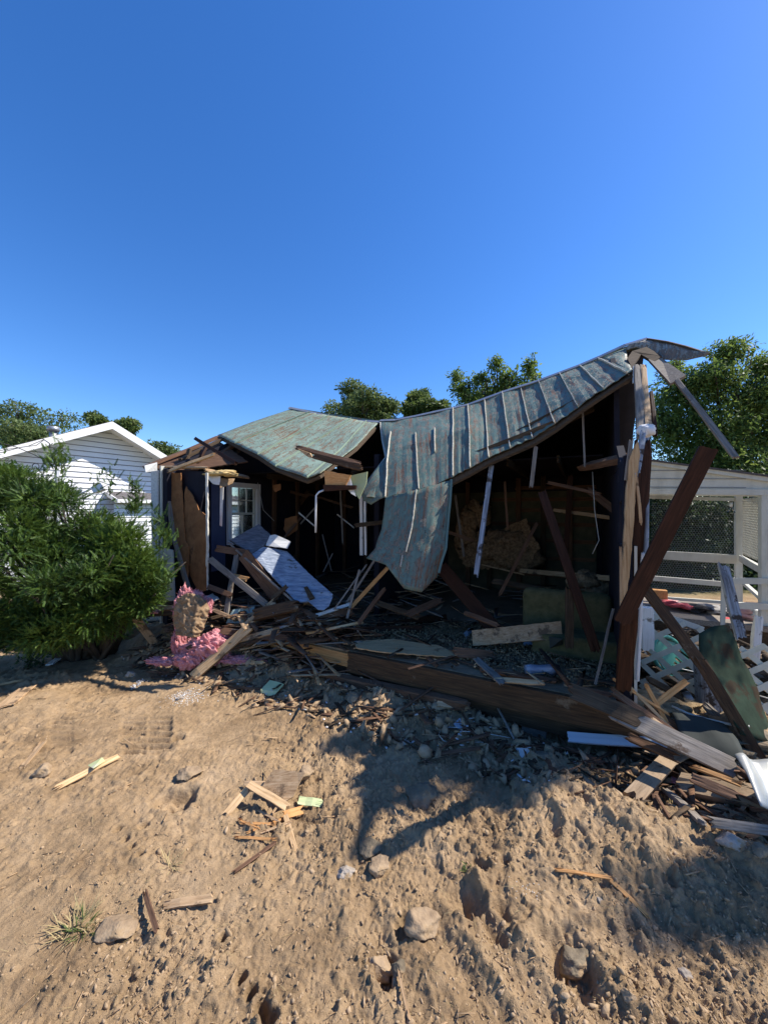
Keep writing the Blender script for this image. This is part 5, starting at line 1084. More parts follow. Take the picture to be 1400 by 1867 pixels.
# lattice, green chair, stump and weathered posts
lt1 = empty('lattice_fence', P(1225,1300,3.75), 'leaning white lattice panel beside the corner post, green chair behind it', 'lattice')
lattice('lattice', P(1166,1300,3.75), P(1275,1330,3.55), P(1282,1150,3.75), P(1172,1110,3.95), .155, .048, .010, M['cream'], lt1, ang=.85)
mb = MB(); mb.bar(P(1172,1108,3.94), P(1282,1148,3.74), .05, .02, (-.2,-1,0)); mb.build('top_rail', M['whitep'], lt1)
lt2 = empty('lattice_fence', P(1390,1290,3.6), 'broken white lattice panel at the right edge of the frame', 'lattice')
lattice('lattice', P(1346,1300,3.4), P(1440,1320,3.3), P(1445,1180,3.4), P(1350,1175,3.5), .14, .046, .010, M['cream'], lt2, ang=.8)
def chair():
    c = empty('plastic_chair', P(1225,1290,4.3), 'green plastic garden chair lying behind the lattice', 'chair')
    # tipped back: slatted oval back leaning right-down
    o = P(1218,1195,4.35); ex = Vector((.80, .1, -.60)).normalized(); ey = Vector((.52, .35, .72)).normalized(); n = ex.cross(ey)
    mb = MB(); L_ = .62; w_ = .40
    ring = []
    for i in range(25):
        a = math.pi/2+math.pi*i/24; ring.append(o+ex*(-.0+math.cos(a)*.22)+ey*(math.sin(a)*w_/2))
    ring = [o+ex*L_+ey*(w_/2)]+ring+[o+ex*L_-ey*(w_/2)]
    mb.tube(ring, .022, 8)
    mb.build('back_frame', M['greenp'], c, True)
    # solid head
    pan('headrest', [o+ex*(-.20)+ey*.0, o+ex*(-.16)+ey*.12, o+ex*.06+ey*.19, o+ex*.10+ey*0, o+ex*.06-ey*.19, o+ex*(-.16)-ey*.12], .012, M['greenp'], c)
    for i in range(7):
        y = (i-3)/3*.165; mb = MB(); mb.bar(o+ex*.06+ey*y, o+ex*(L_)+ey*y, .028, .008, n); mb.build('slat', M['greenp'], c)
    mb = MB(); s = o+ex*L_; mb.box(s+ex*.03+n*.02, ex*.04, ey*.22, n*.02); mb.build('back_rail', M['greenp'], c)
    pan('seat', [s+ey*.22+n*.0, s-ey*.22, s-ey*.22+n*.42+ex*.04, s+ey*.22+n*.42+ex*.04], .02, M['greenp'], c)
    for sy in (-1, 1):
        for q in (0, .40): mb = MB(); mb.tube([s+ey*.21*sy+n*q, s+ey*.23*sy+n*q+ex*.36], [.022, .016], 6); mb.build('leg', M['greenp'], c)
        mb = MB(); mb.tube([o+ex*.35+ey*.2*sy, o+ex*.36+ey*.24*sy+n*.3, s+ey*.23*sy+n*.36], .018, 6); mb.build('armrest', M['greenp'], c)
chair()
BD(Vector(P(1296,1318,3.5)), P(1292,1222,3.5), .19, .13, 'peel', 'thick stump of a post with flaking paint in front of the lattice', (.3, .8), hint=(-.2, -1, 0), name='post_stump', cat='post')
BD(P(1350,1160,3.7), P(1320,1040,3.8), .085, .05, 'peel', 'grey weathered stake leaning left in front of the porch', (.5, 1.2), hint=(-.3, -1, 0), name='leaning_stake', cat='stake')
BD(P(1178,1180,3.6), P(1178,1108,3.6), .10, .09, 'white', 'square white post stub with dirty side beside the corner post', (.3, .1), hint=(-.2, -1, 0), name='post_stump', cat='post')
BD(P(1375,1200,3.9), P(1382,1130,3.9), .07, .05, 'white', 'small chipped white stake beside the porch post', (.3, 1), hint=(-.2, -1, 0), name='leaning_stake', cat='stake')
o = tuft('rusty_debris_heap', P(1200,1300,3.3), (.30, .25, .12), M['cell'], None, 7, 61, 2, .5); tag(o, 'mixed heap of dust and scraps at the foot of the lattice', 'debris')
o = tuft('debris_heap', P(1320,1345,3.1), (.40, .3, .14), M['rockd'], None, 7, 62, 2, .5); tag(o, 'dark heap of soil and scraps under the sheet metal at the right', 'debris')
# timbers inside the right room
BD(P(1086,1185,3.55), P(988,898,4.1), .085, .05, 'red', 'long dark red stud leaning up to the left inside the right room', (.4, .4), hint=(-.3, -1, .2), name='leaning_stud', cat='stud')
BD(P(912,1082,5.0), P(978,955,5.2), .045, .02, 'brown', 'thin brown lath leaning right beside the hanging grey stud', (1.3, .5), hint=(-.2, -1, .2))
BD(P(905,1152,4.5), P(805,1035,4.9), .17, .045, 'red', 'broad reddish board sloping down right under the hanging roof sheet', (.3, .5), hint=(-.2, -1, .5))
BD(P(1038,1180,3.75), P(1038,1075,3.8), .075, .04, 'dark', 'dark upright stud stub in front of the green couch', (.3, .5), hint=(-.2, -1, .1), name='leaning_stud', cat='stud')
BD(P(1085,1248,3.2), P(1118,1110,3.4), .020, .012, 'grey', 'thin grey metal strip leaning beside the pine stud', (.2, .2), hint=(-.2, -1, .1), name='metal_strip', cat='strip')
pan('plywood', [P(860,1150,4.3), P(1022,1133,4.1), P(1026,1165,4.05), P(985,1168,4.05), P(862,1178,4.2)], .02, W['tan'], None, 'low tan panel standing on edge in front of the couch', 'panel', rough=.004)
pan('shingle_piece', [F(960,1155,.16), P(1025,1165,3.85), F(1026,1190,.02), F(990,1192,.02)], .01, M['tarp'], None, 'dark felt scrap leaning against the low tan panel', 'scrap')
def couch():
    c = empty('couch', P(1050,1180,4.2), 'dusty green couch with rounded corners inside the right room', 'couch')
    def soft(name, cen, h, b=.05):
        bm = bmesh.new(); bmesh.ops.create_cube(bm, size=2)
        for v in bm.verts: v.co = Vector((v.co.x*h[0], v.co.y*h[1], v.co.z*h[2]))
        bmesh.ops.bevel(bm, geom=bm.edges[:], offset=b, segments=4, profile=.6, affect='EDGES')
        vs = [Vector(cen)+U*v.co.x+V*v.co.y+Vector((0, 0, v.co.z)) for v in bm.verts]; bm.verts.index_update(); fs = [[v.index for v in f.verts][::-1] for f in bm.faces]; bm.free(); return mesh(name, vs, fs, M['vest'], c, smooth=True)
    k = P(1040, 1130, 4.25); k.z = 0
    soft('backrest', (k.x, k.y+.12, FZ+.33), (.46, .09, .33), .10); soft('seat', k+Vector((0, -.12, FZ+.14)), (.42, .24, .12), .05)
    soft('armrest', k-U*.50+Vector((0, -.05, FZ+.30)), (.09, .30, .30), .08)
couch()
# front of the deck
BD(F(500,1158), F(575,1146), .11, .06, 'brown', 'short lighter block of timber at the left end of the long beam on the deck', (.5, .2), hint=(-.3, -1, .5), name='beam', cat='beam')
BD(F(570,1152,.03), F(768,1147,.06), .085, .06, 'red', 'long dark red brown beam lying along the edge of the deck', (.2, .2), hint=(-.3, -1, .5), name='beam', cat='beam')
BD(F(690,1142,.05), F(812,1126,.05), .08, .06, 'red', 'shorter dark beam lying behind the long beam on the deck', (.2, .2), hint=(-.3, -1, .5), name='beam', cat='beam')
pan('plywood', [F(645,1170,.07), F(715,1166,.09), F(800,1178,.08), F(838,1194,.06), F(815,1198,.06), F(700,1190,.06), F(650,1182,.06)], .012, W['pine'], None, 'pale splintered plywood sheet lying on the deck edge', 'plywood', rough=.01)
BD(F(775,1160,.03), F(850,1180,.04), .07, .03, 'brown', 'brown board on the deck with a sunlit patch, behind the plywood', (.6, .6), hint=(-.1, -.6, 1)); BD(F(700,1165,.03), F(715,1180,.06), .05, .03, 'rim', 'small split block lying on the plywood', (1, 1), hint=(-.1, -.6, 1))
BD(F(870,1203,.06), F(912,1242,.05), .075, .02, 'grey', 'short grey board lying across the deck by the beam edge', (.8, 1.2), hint=(0, -.5, 1)); BD(F(880,1222,.03), F(1010,1242,.02), .05, .03, 'brown', 'thin brown strip lying in front of the silver cylinder', (.8, .8), hint=(0, -.5, 1)); BD(F(835,1190,.08), F(895,1196,.05), .10, .05, 'brown', 'cracked brown block of wood at the middle of the deck edge', (1.2, 1), hint=(-.3, -1, .6))
BD(F(905,1240,.05), F(985,1245,.05), .05, .015, 'pine', 'sunlit pale slat near the edge of the front beam', (.8, .8), hint=(0, -.5, 1))
sc = empty('metal_cylinder', F(985,1230), 'crushed silver cylinder with dark end lying on the deck', 'cylinder'); c0 = F(958,1222,.05); c1 = F(1008,1222,.05)
mb = MB(); mb.tube([c0, c0.lerp(c1, .15), c0.lerp(c1, .5), c0.lerp(c1, .85), c1], [.045, .052, .045, .053, .05], 16); mb.build('barrel', M['foil'], sc, True)
mb = MB(); mb.tube([c1, c1+(c1-c0).normalized()*.055], [.056, .05], 16); mb.build('end_cap', M['black'], sc, True)
for i, (q, lab) in enumerate(([[(845,1155),(855,1146),(862,1150),(850,1165)], 'small white curl of lining beside the long curl'], [[(882,1150),(888,1148),(905,1160),(916,1168),(914,1175),(898,1170)], 'long white curl of lining lying on the deck'], [[(880,1165),(898,1172),(905,1178),(890,1178)], 'white torn lining piece under the long curl'], [[(955,1172),(962,1160),(975,1176),(952,1177)], 'small white cone of paper on the deck'])):
    pan('lining_scrap', [F(x, y, .04+.02*math.sin(j*2)) for j, (x, y) in enumerate(q)], .006, W['blue'], None, lab, 'scrap')
BD(P(463,1160,4.75), P(637,1102,4.9), .045, .02, 'white', 'long chipped white lath lying over the beams', (.9, .6), hint=(-.2, -1, 1)); BD(P(470,1152,4.8), P(600,1115,5.0), .04, .02, 'grey', 'grey strip lying beside the long white lath', (.9, .6), hint=(-.2, -1, 1))
BD(P(352,1235,4.45), P(452,1146,4.62), .11, .075, 'pine', 'pale square timber leaning over the pink insulation in front', (.8, .4), hint=(.5, -1, .8), name='pine_timber', cat='timber')
BD(G(395,1218,.04), G(478,1213,.03), .04, .03, 'pine', 'short pale strip lying right of the leaning pale timber', (.7, 1), hint=(0, -.6, 1))
BD(P(468,1121,4.75), P(535,1106,4.8), .14, .10, 'rim', 'split brown block of timber with white edge above the long white lath', (.5, .8), hint=(-.3, -1, .5), name='beam', cat='beam')
BD(P(447,1142,4.7), P(497,1100,4.85), .08, .04, 'tan', 'sunlit tan timber end left of the split brown block', (.6, .8), hint=(-.3, -1, .5)); BD(P(395,1165,4.8), P(470,1135,4.85), .08, .04, 'brown', 'brown board between the insulation and the split block', (.8, .6), hint=(-.3, -1, .8)); BD(P(440,1160,4.8), P(560,1120,5.1), .07, .03, 'brown', 'brown lath behind the long white lath', (.8, .6), hint=(-.3, -1, .8))
BD(P(384,1020,5.3), P(484,1101,5.0), .085, .03, 'grey', 'long grey board sloping right beneath the silver panel', (.3, .5), hint=(-.5, -1, .6)); BD(P(445,1012,5.4), P(505,1088,5.2), .19, .03, 'brown', 'wide brown board beneath the silver panel', (.3, .4), hint=(-.5, -1, .4)); BD(P(395,1000,5.5), P(445,1008,5.5), .10, .03, 'brown', 'brown board top left of the silver panel', (.4, .4), hint=(-.3, -1, .4))
BD(P(412,1122,5.0), P(432,1010,5.5), .075, .035, 'grey', 'upright grey board between the fibreboard and the silver panel', (.8, .3), hint=(-.3, -1, .2)); BD(P(381,1070,5.2), P(420,1085,5.1), .07, .05, 'brown', 'small brown block wedged beside the fibreboard', (.3, .3), hint=(-.3, -1, .6)); BD(P(425,1050,5.3), P(450,1056,5.2), .07, .02, 'orange', 'bright sunlit scrap on the long grey board', (.6, .6), hint=(-.3, -1, .6))
BD(P(497,1092,4.9), P(522,1070,4.95), .05, .03, 'dark', 'dark stub at the lower edge of the silver panel', (.3, .5), hint=(-.3, -1, .6)); BD(P(390,1112,5.0), P(425,1128,4.9), .05, .03, 'tan', 'tan strip with splintered end below the upright grey board', (.8, 1.2), hint=(-.3, -1, .6))
pan('backing_panel', [P(419,986,5.7), P(472,957,6.0), P(494,977,5.9), P(482,996,5.7), P(459,1010,5.5)], .03, M['foilgrey'], None, 'grey upper piece of the fallen backing panel', 'panel', rough=.004)
pan('backing_panel', [P(459,1011,5.5), P(480,998,5.65), P(523,1006,5.7), P(565,1048,5.3), P(607,1085,5.0), P(602,1092,4.98), P(575,1096,4.95), P(541,1099,4.9), P(500,1055,5.15)], .02, M['foil'], None, 'large silver blue backing panel lying tilted in the left room', 'panel', rough=.004)
pan('backing_panel', [P(492,977,5.8), P(502,975,5.8), P(530,988,5.7), P(524,1000,5.6), P(485,995,5.7)], .015, W['white'], None, 'small white panel scrap on top of the fallen backing panel', 'panel', rough=.004)
BD(P(417,990,5.6), P(538,1100,4.85), .025, .03, 'grey', 'thin edge strip along the lower side of the silver panel', (.2, .2), hint=(-.5, -1, .6)); pan('torn_hole_cover', [P(554,1072,5.05), P(561,1070,5.05), P(574,1090,4.92), P(564,1094,4.9)], .03, W['dark'], None, 'small dark scrap lying on the lower end of the silver panel', 'scrap')
pan('foil_tongue', [P(562,1097,4.88), P(607,1088,4.95), P(600,1105,4.85), P(590,1113,4.8), P(580,1112,4.8)], .01, M['foil'], None, 'bent lower tongue of silver backing at the panel end', 'panel')
for a, b, w_, m_, lab in (((633,1098,5.0),(692,1008,5.2),.03,'grey','thin grey stick leaning right at the foot of the door casing'), ((633,1127,4.75),(655,1040,5.0),.03,'grey','upright grey stick left of the hanging roof sheet'), ((640,1108,4.9),(706,1036,5.0),.05,'orange','reddish brown stick leaning toward the hanging roof sheet'), ((610,1110,4.8),(668,1030,5.1),.02,'grey','slim stick beside the upright grey stick'), ((648,958,5.4),(700,952,5.4),.06,'dark','short dark board sticking out across the door casing'),
    ((548,955,7.2),(575,925,7.2),.03,'grey','slim stick slanting up left of the gutter pipe'), ((545,935,7.2),(572,958,7.2),.025,'white','thin white stick crossing behind the gutter pipe'), ((615,938,7.4),(645,962,7.4),.025,'white','thin pale stick on the dark wall right of the gutter pipe'), ((588,975,7.0),(604,1040,6.8),.02,'grey','faint stick standing against the dark back wall'), ((590,1042,6.6),(606,1010,6.7),.02,'grey','short stick leaning against the faint stick'), ((498,1004,6.4),(548,945,7.0),.04,'brown','dark stick rising behind the silver panel')):
    BD(P(*a), P(*b), w_, min(w_*.6, .03), m_, lab, (.6, .8), hint=(-.2, -1, .2), name='stick', cat='stick')
pan('brown_scrap', [P(520,945,6.9), P(542,940,6.9), P(543,965,6.9), P(525,978,6.9), P(517,965,6.9)], .02, M['fiber'], None, 'brown fibreboard scrap hanging in the dark left room', 'scrap', rough=.008)
pan('brown_scrap', [P(497,885,6.6), P(512,882,6.6), P(512,893,6.6), P(502,898,6.6)], .02, M['fiber'], None, 'small brown scrap high up right of the window', 'scrap', rough=.006)
for a, b, w_, t_, m_, lab in (
 ((395,1150,4.75),(520,1165,4.6),.09,.04,'brown','brown plank lying flat left of the front beam end'),
 ((415,1172,4.6),(505,1150,4.65),.07,.03,'tan','sunlit tan plank just behind the pale leaning timber'),
 ((430,1128,4.95),(560,1098,5.1),.06,.04,'tan','tan batten in the heap below the silver panel'),
 ((505,1130,4.85),(640,1118,4.9),.08,.04,'brown','brown plank lying behind the long dark beam on the deck'),
 ((520,1115,5.0),(610,1140,4.8),.05,.03,'grey','grey batten crossing the heap right of the split brown block'),
 ((385,1128,5.0),(455,1112,5.1),.05,.03,'dark','dark batten right of the kraft paper facing'),
 ((400,1185,4.6),(455,1168,4.6),.10,.02,'dark','dark board scrap right of the pink wool'),
 ((560,1155,4.5),(660,1135,4.6),.03,.02,'pine','pale lath lying on the dark beam at the left'),
 ((655,1135,4.5),(700,1075,4.7),.05,.03,'brown','brown lath leaning right below the hanging roof sheet'),
 ((690,1100,4.9),(760,1125,4.6),.07,.03,'dark','dark plank below the tip of the hanging roof sheet'),
 ((745,1120,4.5),(800,1095,4.8),.09,.02,'fiberw','brown board end right below the hanging roof sheet'),
 ((905,1140,4.1),(850,1118,4.4),.05,.03,'brown','short brown lath beside the foot of the broad reddish board'),
 ((1010,1110,4.9),(1080,1128,4.6),.08,.03,'brown','brown board behind the couch back'),
 ((900,1060,5.2),(985,1075,5.0),.08,.03,'dark','dark board behind the foot of the thin brown lath'),
 ((1040,1255,3.2),(1110,1268,3.05),.05,.03,'brown','thin brown batten on the deck just inside the corner post'),
 ((1150,1345,2.8),(1225,1378,2.7),.06,.04,'brown','brown batten under the middle of the long grey plank'),
 ((1225,1350,2.75),(1320,1385,2.6),.04,.03,'dark','dark batten above the lower end of the long grey plank'),
 ((1265,1420,2.4),(1330,1448,2.3),.06,.03,'brown','brown splintered board end above the dusty timber slab'),
 ((1300,1500,2.15),(1400,1515,2.1),.05,.03,'grey','grey batten at the right edge below the dusty timber slab'),
 ((1185,1300,3.1),(1290,1360,2.8),.09,.03,'brown','wide brown board under the dark roofing felt'),
 ((1290,1290,3.2),(1345,1350,3.0),.07,.03,'grey','grey board leaning behind the brown timber at the right'),
 ((1355,1290,3.1),(1372,1385,2.8),.10,.02,'tan','tan board with holes beside the green sheet metal'),
 ((1185,1240,3.3),(1240,1270,3.2),.05,.03,'dark','dark batten at the foot of the lattice')):
    BD(P(*a), P(*b), w_, t_, 'brown' if m_ == 'fiberw' else m_, lab, (.8, .9), hint=(-.2, -1, .9))
# left foreground debris by the yew
BD(G(283,1180,.04), P(236,1112,5.0), .10, .04, 'tan', 'tan board leaning left with its foot beside the pink insulation', (.4, .2), hint=(.3, -1, .5)); BD(P(200,1128,5.3), P(262,1108,5.3), .12, .03, 'grey', 'grey board end poking out from under the yew', (.4, .4), hint=(0, -1, .5)); BD(P(255,1113,5.3), P(330,1107,5.3), .07, .04, 'pine', 'sunlit pale board behind the leaning tan board', (.9, .6), hint=(0, -1, .7))
BD(P(240,1100,5.5), P(345,1099,5.5), .05, .04, 'brown', 'long brown batten lying at the foot of the left wall', (.3, .3), hint=(0, -1, .7)); BD(P(260,1122,5.1), P(350,1115,5.1), .06, .03, 'dark', 'dark board lying under the sunlit pale board', (.6, .6), hint=(0, -1, .7)); BD(G(232,1150,.06), G(330,1140,.08), .09, .04, 'dark', 'dark board lying on the rubble left of the pink insulation', (.7, .7), hint=(0, -1, .8))
BD(G(90,1216,.03), G(162,1170,.05), .085, .015, 'white', 'whitish narrow board lying on the soil under the yew', (.3, .3), hint=(0, -.3, 1)); BD(G(150,1176,.06), G(190,1150,.08), .16, .015, 'aqua', 'pale aqua painted board end under the yew', (.3, .7), hint=(0, -.3, 1)); BD(G(262,1180,.03), G(290,1178,.03), .07, .01, 'aqua', 'small aqua scrap lying left of the pink insulation', (.5, .5), hint=(0, -.3, 1), name='scrap', cat='scrap')
BD(G(165,1193,.02), G(205,1188,.03), .09, .03, 'orange', 'orange tan chunk of wood on the soil right of the whitish board', (.8, .8), hint=(0, -.4, 1), name='wood_chunk', cat='wood')
pan('plywood', [G(300,1180,.02), G(335,1150,.20), G(350,1190,.03), G(310,1200,.02)], .012, W['brown'], None, 'brown plywood scrap behind the lower pink insulation', 'plywood', rough=.01)
pan('metal_scrap', [P(360,1095,5.1), P(388,1082,5.2), P(400,1092,5.1), P(372,1104,5.0)], .01, M['sheetw'], None, 'crumpled white metal scrap right of the kraft paper', 'scrap', rough=.01)
pan('painted_scrap', [P(425,1112,5.0), P(465,1105,5.1), P(455,1135,4.95), P(412,1137,4.95)], .012, W['aqua'], None, 'pale aqua grey scrap between the insulation and the silver panel', 'scrap', rough=.01)
# pink insulation roll with paper face
def insulation():
    c = empty('insulation_roll', G(355,1210), 'crumpled pink insulation batt with brown paper facing in front of the house', 'insulation')
    W_ = []
    for px, py, d, r_, n_, sd_ in [(a, b, c_, tuple(1.22*q for q in e), f, g) for a, b, c_, e, f, g in ((366,1188,4.62,(.22,.15,.15),5,71), (398,1190,4.62,(.12,.11,.12),4,79), (333,1120,4.76,(.09,.08,.22),4,72), (372,1104,4.8,(.09,.07,.10),4,73), (308,1206,4.6,(.17,.08,.035),4,74), (326,1172,4.7,(.06,.08,.16),4,75), (438,1202,4.6,(.20,.09,.035),4,76), (352,1084,4.76,(.10,.06,.045),3,77))]:
        tuft('pink_wool', P(px, py, d), r_, M['pink'], c, n_, sd_, 4, .34, 12); W_.append((P(px, py, d), r_))
    rg = random.Random(8); mb = MB()
    for i in range(1500):                                  # loose fibres standing off the wool
        cc, r_ = rg.choice(W_); d = Vector((rg.gauss(0, 1), rg.gauss(0, 1)-.4, rg.gauss(0, 1)+.3)).normalized(); p = cc+Vector((d.x*r_[0], d.y*r_[1], d.z*r_[2]))*rg.uniform(.75, 1.05)
        e = (d+Vector((rg.uniform(-1, 1), rg.uniform(-1, 1), rg.uniform(-1, 1)))*.9).normalized(); L_ = rg.uniform(.015, .05); s_ = e.orthogonal().normalized()*rg.uniform(.0012, .003); q = p+e*L_+Vector((rg.uniform(-.01, .01), 0, -.006))
        mb.add([p-s_, p+s_, p.lerp(q, .5)+s_, q, p.lerp(q, .5)-s_], [(0, 1, 2, 3, 4)])
    mb.build('pink_fibres', M['pink'], c)
    rows = [[P(324,1092,4.70), P(340,1082,4.66), P(362,1084,4.66), P(376,1098,4.70)], [P(318,1112,4.66), P(336,1112,4.58), P(360,1110,4.56), P(381,1112,4.64)], [P(316,1135,4.62), P(336,1138,4.52), P(356,1138,4.52), P(374,1138,4.60)], [P(324,1158,4.56), P(338,1160,4.48), P(354,1163,4.48), P(364,1160,4.56)]]
    sheet('paper_facing', rows, 14, 14, .003, M['kraft'], c, lambda s, t, p: .035*(1-2*abs(float(vn(p.x*14+p.z*5, p.z*9-p.x*4, 13))))*.45+.014*(1-2*abs(float(vn(p.x*34+p.z*20, p.z*26-p.x*12, 14)))))
insulation()
for px, py, r, lab in ((905,1293,(.07,.05,.03),'small pink insulation tuft under the front beam at the right'), (285,1117,(.10,.06,.04),'pink insulation scrap between the boards by the left wall'), (838,1290,(.06,.05,.02),'dull pink insulation scrap beside the short upright block'), (1238,1440,(.05,.05,.02),'pink insulation scrap right of the ragged timber stub')):
    o = tuft('insulation_scrap', G(px, py, .04) if py > 1200 else P(px, py, 5.15), r, M['pink'], None, 4, px, 2, .4); tag(o, lab, 'insulation')
# below the beam
cb = MB(); q = G(975,1330, .07); 
for sx in (-1, 1): cb.box(q+U*(.08*sx), U*.022, V*.09, Vector((0, 0, .085)))
cb.box(q+V*-.075, U*.058, V*.018, Vector((0, 0, .085))); cb.box(q+V*.075, U*.058, V*.018, Vector((0, 0, .085))); tag(cb.build('concrete_block', M['concrete'], None), 'hollow concrete block under the right part of the front beam', 'block')
BD(G(787,1290,.0), G(787,1262,.06), .10, .03, 'tan', 'short upright tan block below the front beam', (.3, .3), hint=(0, -1, .3), name='wood_block', cat='block'); BD(G(800,1290,.03), G(850,1297,.03), .05, .03, 'tan', 'tan stick lying right of the short upright block', (.5, .9), hint=(0, -.6, 1)); BD(G(795,1262,.05), G(880,1275,.05), .06, .03, 'grey', 'grey batten lying close under the front beam', (.6, .6), hint=(0, -.6, 1)); BD(G(600,1215,.05), G(690,1240,.04), .07, .05, 'brown', 'brown split rail under the left part of the front beam', (.8, .8), hint=(0, -.6, 1)); BD(G(596,1247,.03), G(625,1230,.04), .02, .01, 'grey', 'thin grey stick on the dark soil under the beam', (.8, .8), hint=(0, -.6, 1))
BD(G(905,1310,.12), G(937,1352,.02), .018, .012, 'grey', 'thin stick leaning on the soil below the front beam', (.5, .5), hint=(0, -.6, 1), name='stick', cat='stick'); pan('blue_scrap', [G(938,1368,.02), G(962,1372,.03), G(972,1385,.02), G(952,1388,.02)], .006, W['blue'], None, 'small pale blue scrap left of the blue painted board', 'scrap'); pan('blue_scrap', [G(827,1325,.02), G(838,1318,.04), G(847,1328,.03), G(840,1338,.01)], .006, W['blue'], None, 'tiny blue grey disc on the shaded soil', 'scrap')
mb = MB(); mb.tube([G(802+0,1338,.02), G(800,1345,.02), G(808,1355,.02), G(820,1360,.02)], .004, 5); mb.tube([G(842,1340,.03), G(880,1343,.03), G(930,1350,.02)], .004, 5); mb.tube([G(850,1358,.02), G(880,1358,.02), G(895,1365,.02), G(900,1374,.015)], .003, 5); mb.tube([G(802,1338,.02), G(815,1332,.025), G(835,1333,.03)], .004, 5); tag(mb.build('cable', M['conduit'], None, True), 'thin pale cable looped on the shaded soil below the beam', 'cable')
pan('foam_scrap', [G(475,1262,.02), G(492,1249,.05), G(518,1255,.04), G(500,1272,.02), G(478,1273,.02)], .01, M['lime'], None, 'lime green foam scrap lying on the soil', 'scrap', rough=.004)
pan('grey_scrap', [G(470,1190,.06), G(487,1175,.08), G(488,1186,.06), G(478,1195,.04)], .006, W['peel'], None, 'small grey curled scrap right of the pink insulation', 'scrap')
# foreground broken veneer heap
BD(G(455,1460,.11), G(522,1500,.10), .05, .012, 'pine', 'pale slat with yellow end lying across the veneer heap', (.4, .4), hint=(.2, -.5, 1)); pan('veneer_piece', [G(478,1452,.06), G(500,1440,.14), G(556,1450,.15), G(535,1478,.09), G(515,1482,.06)], .008, W['tan'], None, 'largest tan veneer sheet of the heap in the foreground', 'veneer', rough=.006)
BD(G(416,1486,.02), G(450,1460,.07), .05, .008, 'pine', 'pale veneer strip at the left end of the heap', (.8, .5), hint=(0, -.6, 1)); BD(G(446,1437,.03), G(492,1441,.04), .035, .012, 'tan', 'tan slat pointing left from the top of the heap', (.6, .8), hint=(0, -.5, 1)); BD(G(520,1500,.05), G(537,1545,.0), .03, .01, 'pine', 'pale slat pointing down from the right end of the heap', (.6, 1.4), hint=(0, -.6, 1)); BD(G(520,1495,.03), G(545,1490,.04), .05, .008, 'orange', 'orange veneer chip at the right of the heap', (.8, .8), hint=(0, -.6, 1)); BD(G(545,1468,.03), G(582,1470,.02), .05, .01, 'lime', 'green painted chip sticking out right of the heap', (.5, 1.2), hint=(0, -.6, 1))
for i, (a, b) in enumerate((((445,1505),(500,1512)), ((470,1480),(505,1505)), ((455,1520),(520,1500)), ((480,1520),(530,1508)), ((436,1498),(470,1520)), ((490,1495),(512,1470)), ((430,1530),(500,1540)))):
    BD(G(*a, .01), G(*b, .03), .014, .006, 'tan' if i % 2 else 'orange', ['upper thin splinter in the shade of the veneer heap', 'splinter crossing the middle under the veneer heap', 'low flat splinter below the veneer heap', 'splinter at the lower right under the veneer heap', 'splinter at the left foot of the veneer heap', 'splinter standing up by the slat with the yellow end', 'lowest and longest splinter below the veneer heap'][i], (1.5, 1.5), hint=(0, -.5, 1), name='splinter', cat='splinter')
BD(G(118,1434,.02), G(216,1386,.03), .05, .012, 'pine', 'pale split lath with yellow patch at the left of the yard', (1.2, .3), hint=(0, -.4, 1)); pan('tape_patch', [G(160,1407,.045), G(186,1392,.045), G(192,1399,.045), G(170,1413,.045)], .002, M['lime'], None, 'lime yellow patch stuck on the pale split lath', 'patch')
BD(G(75,1362,.02), G(40,1402,.01), .05, .01, 'tan', 'tan splinter left of the pale split lath', (1.2, .8), hint=(0, -.4, 1)); BD(G(10,1290,.02), G(48,1260,.03), .16, .02, 'tan', 'wide dusty board half buried at the left edge', (.4, .4), hint=(0, -.3, 1)); BD(G(5,1252,.03), G(38,1246,.03), .03, .012, 'pine', 'pale slat at the left edge above the half buried board', (1, 1), hint=(0, -.4, 1))
BD(G(303,1655,.01), G(384,1650,.03), .035, .02, 'tan', 'short tan stick in the lower left of the yard', (1, .5), hint=(0, -.5, 1)); BD(G(265,1640,.03), G(285,1700,.01), .022, .012, 'brown', 'brown stick standing beside the half buried stone', (1, .7), hint=(0, -.6, 1)); BD(G(430,1592,.01), G(500,1545,.02), .02, .012, 'brown', 'curved brown root below the veneer heap', (1, 1), hint=(0, -.6, 1), name='root', cat='root')
BD(G(1018,1597,.03), G(1112,1612,.03), .014, .012, 'orange', 'thin reddish twig pointing left in the right foreground', (1.5, .5), hint=(0, -.6, 1), name='twig', cat='twig'); BD(G(1108,1611,.03), G(1180,1678,.02), .02, .012, 'orange', 'reddish split stick continuing down from the thin twig', (.5, 1), hint=(0, -.6, 1), name='twig', cat='twig'); BD(G(728,1785,.02), G(745,1860,.01), .012, .006, 'tan', 'thin straw stick near the bottom of the frame', (1, 1), hint=(0, -.6, 1), name='twig', cat='twig')
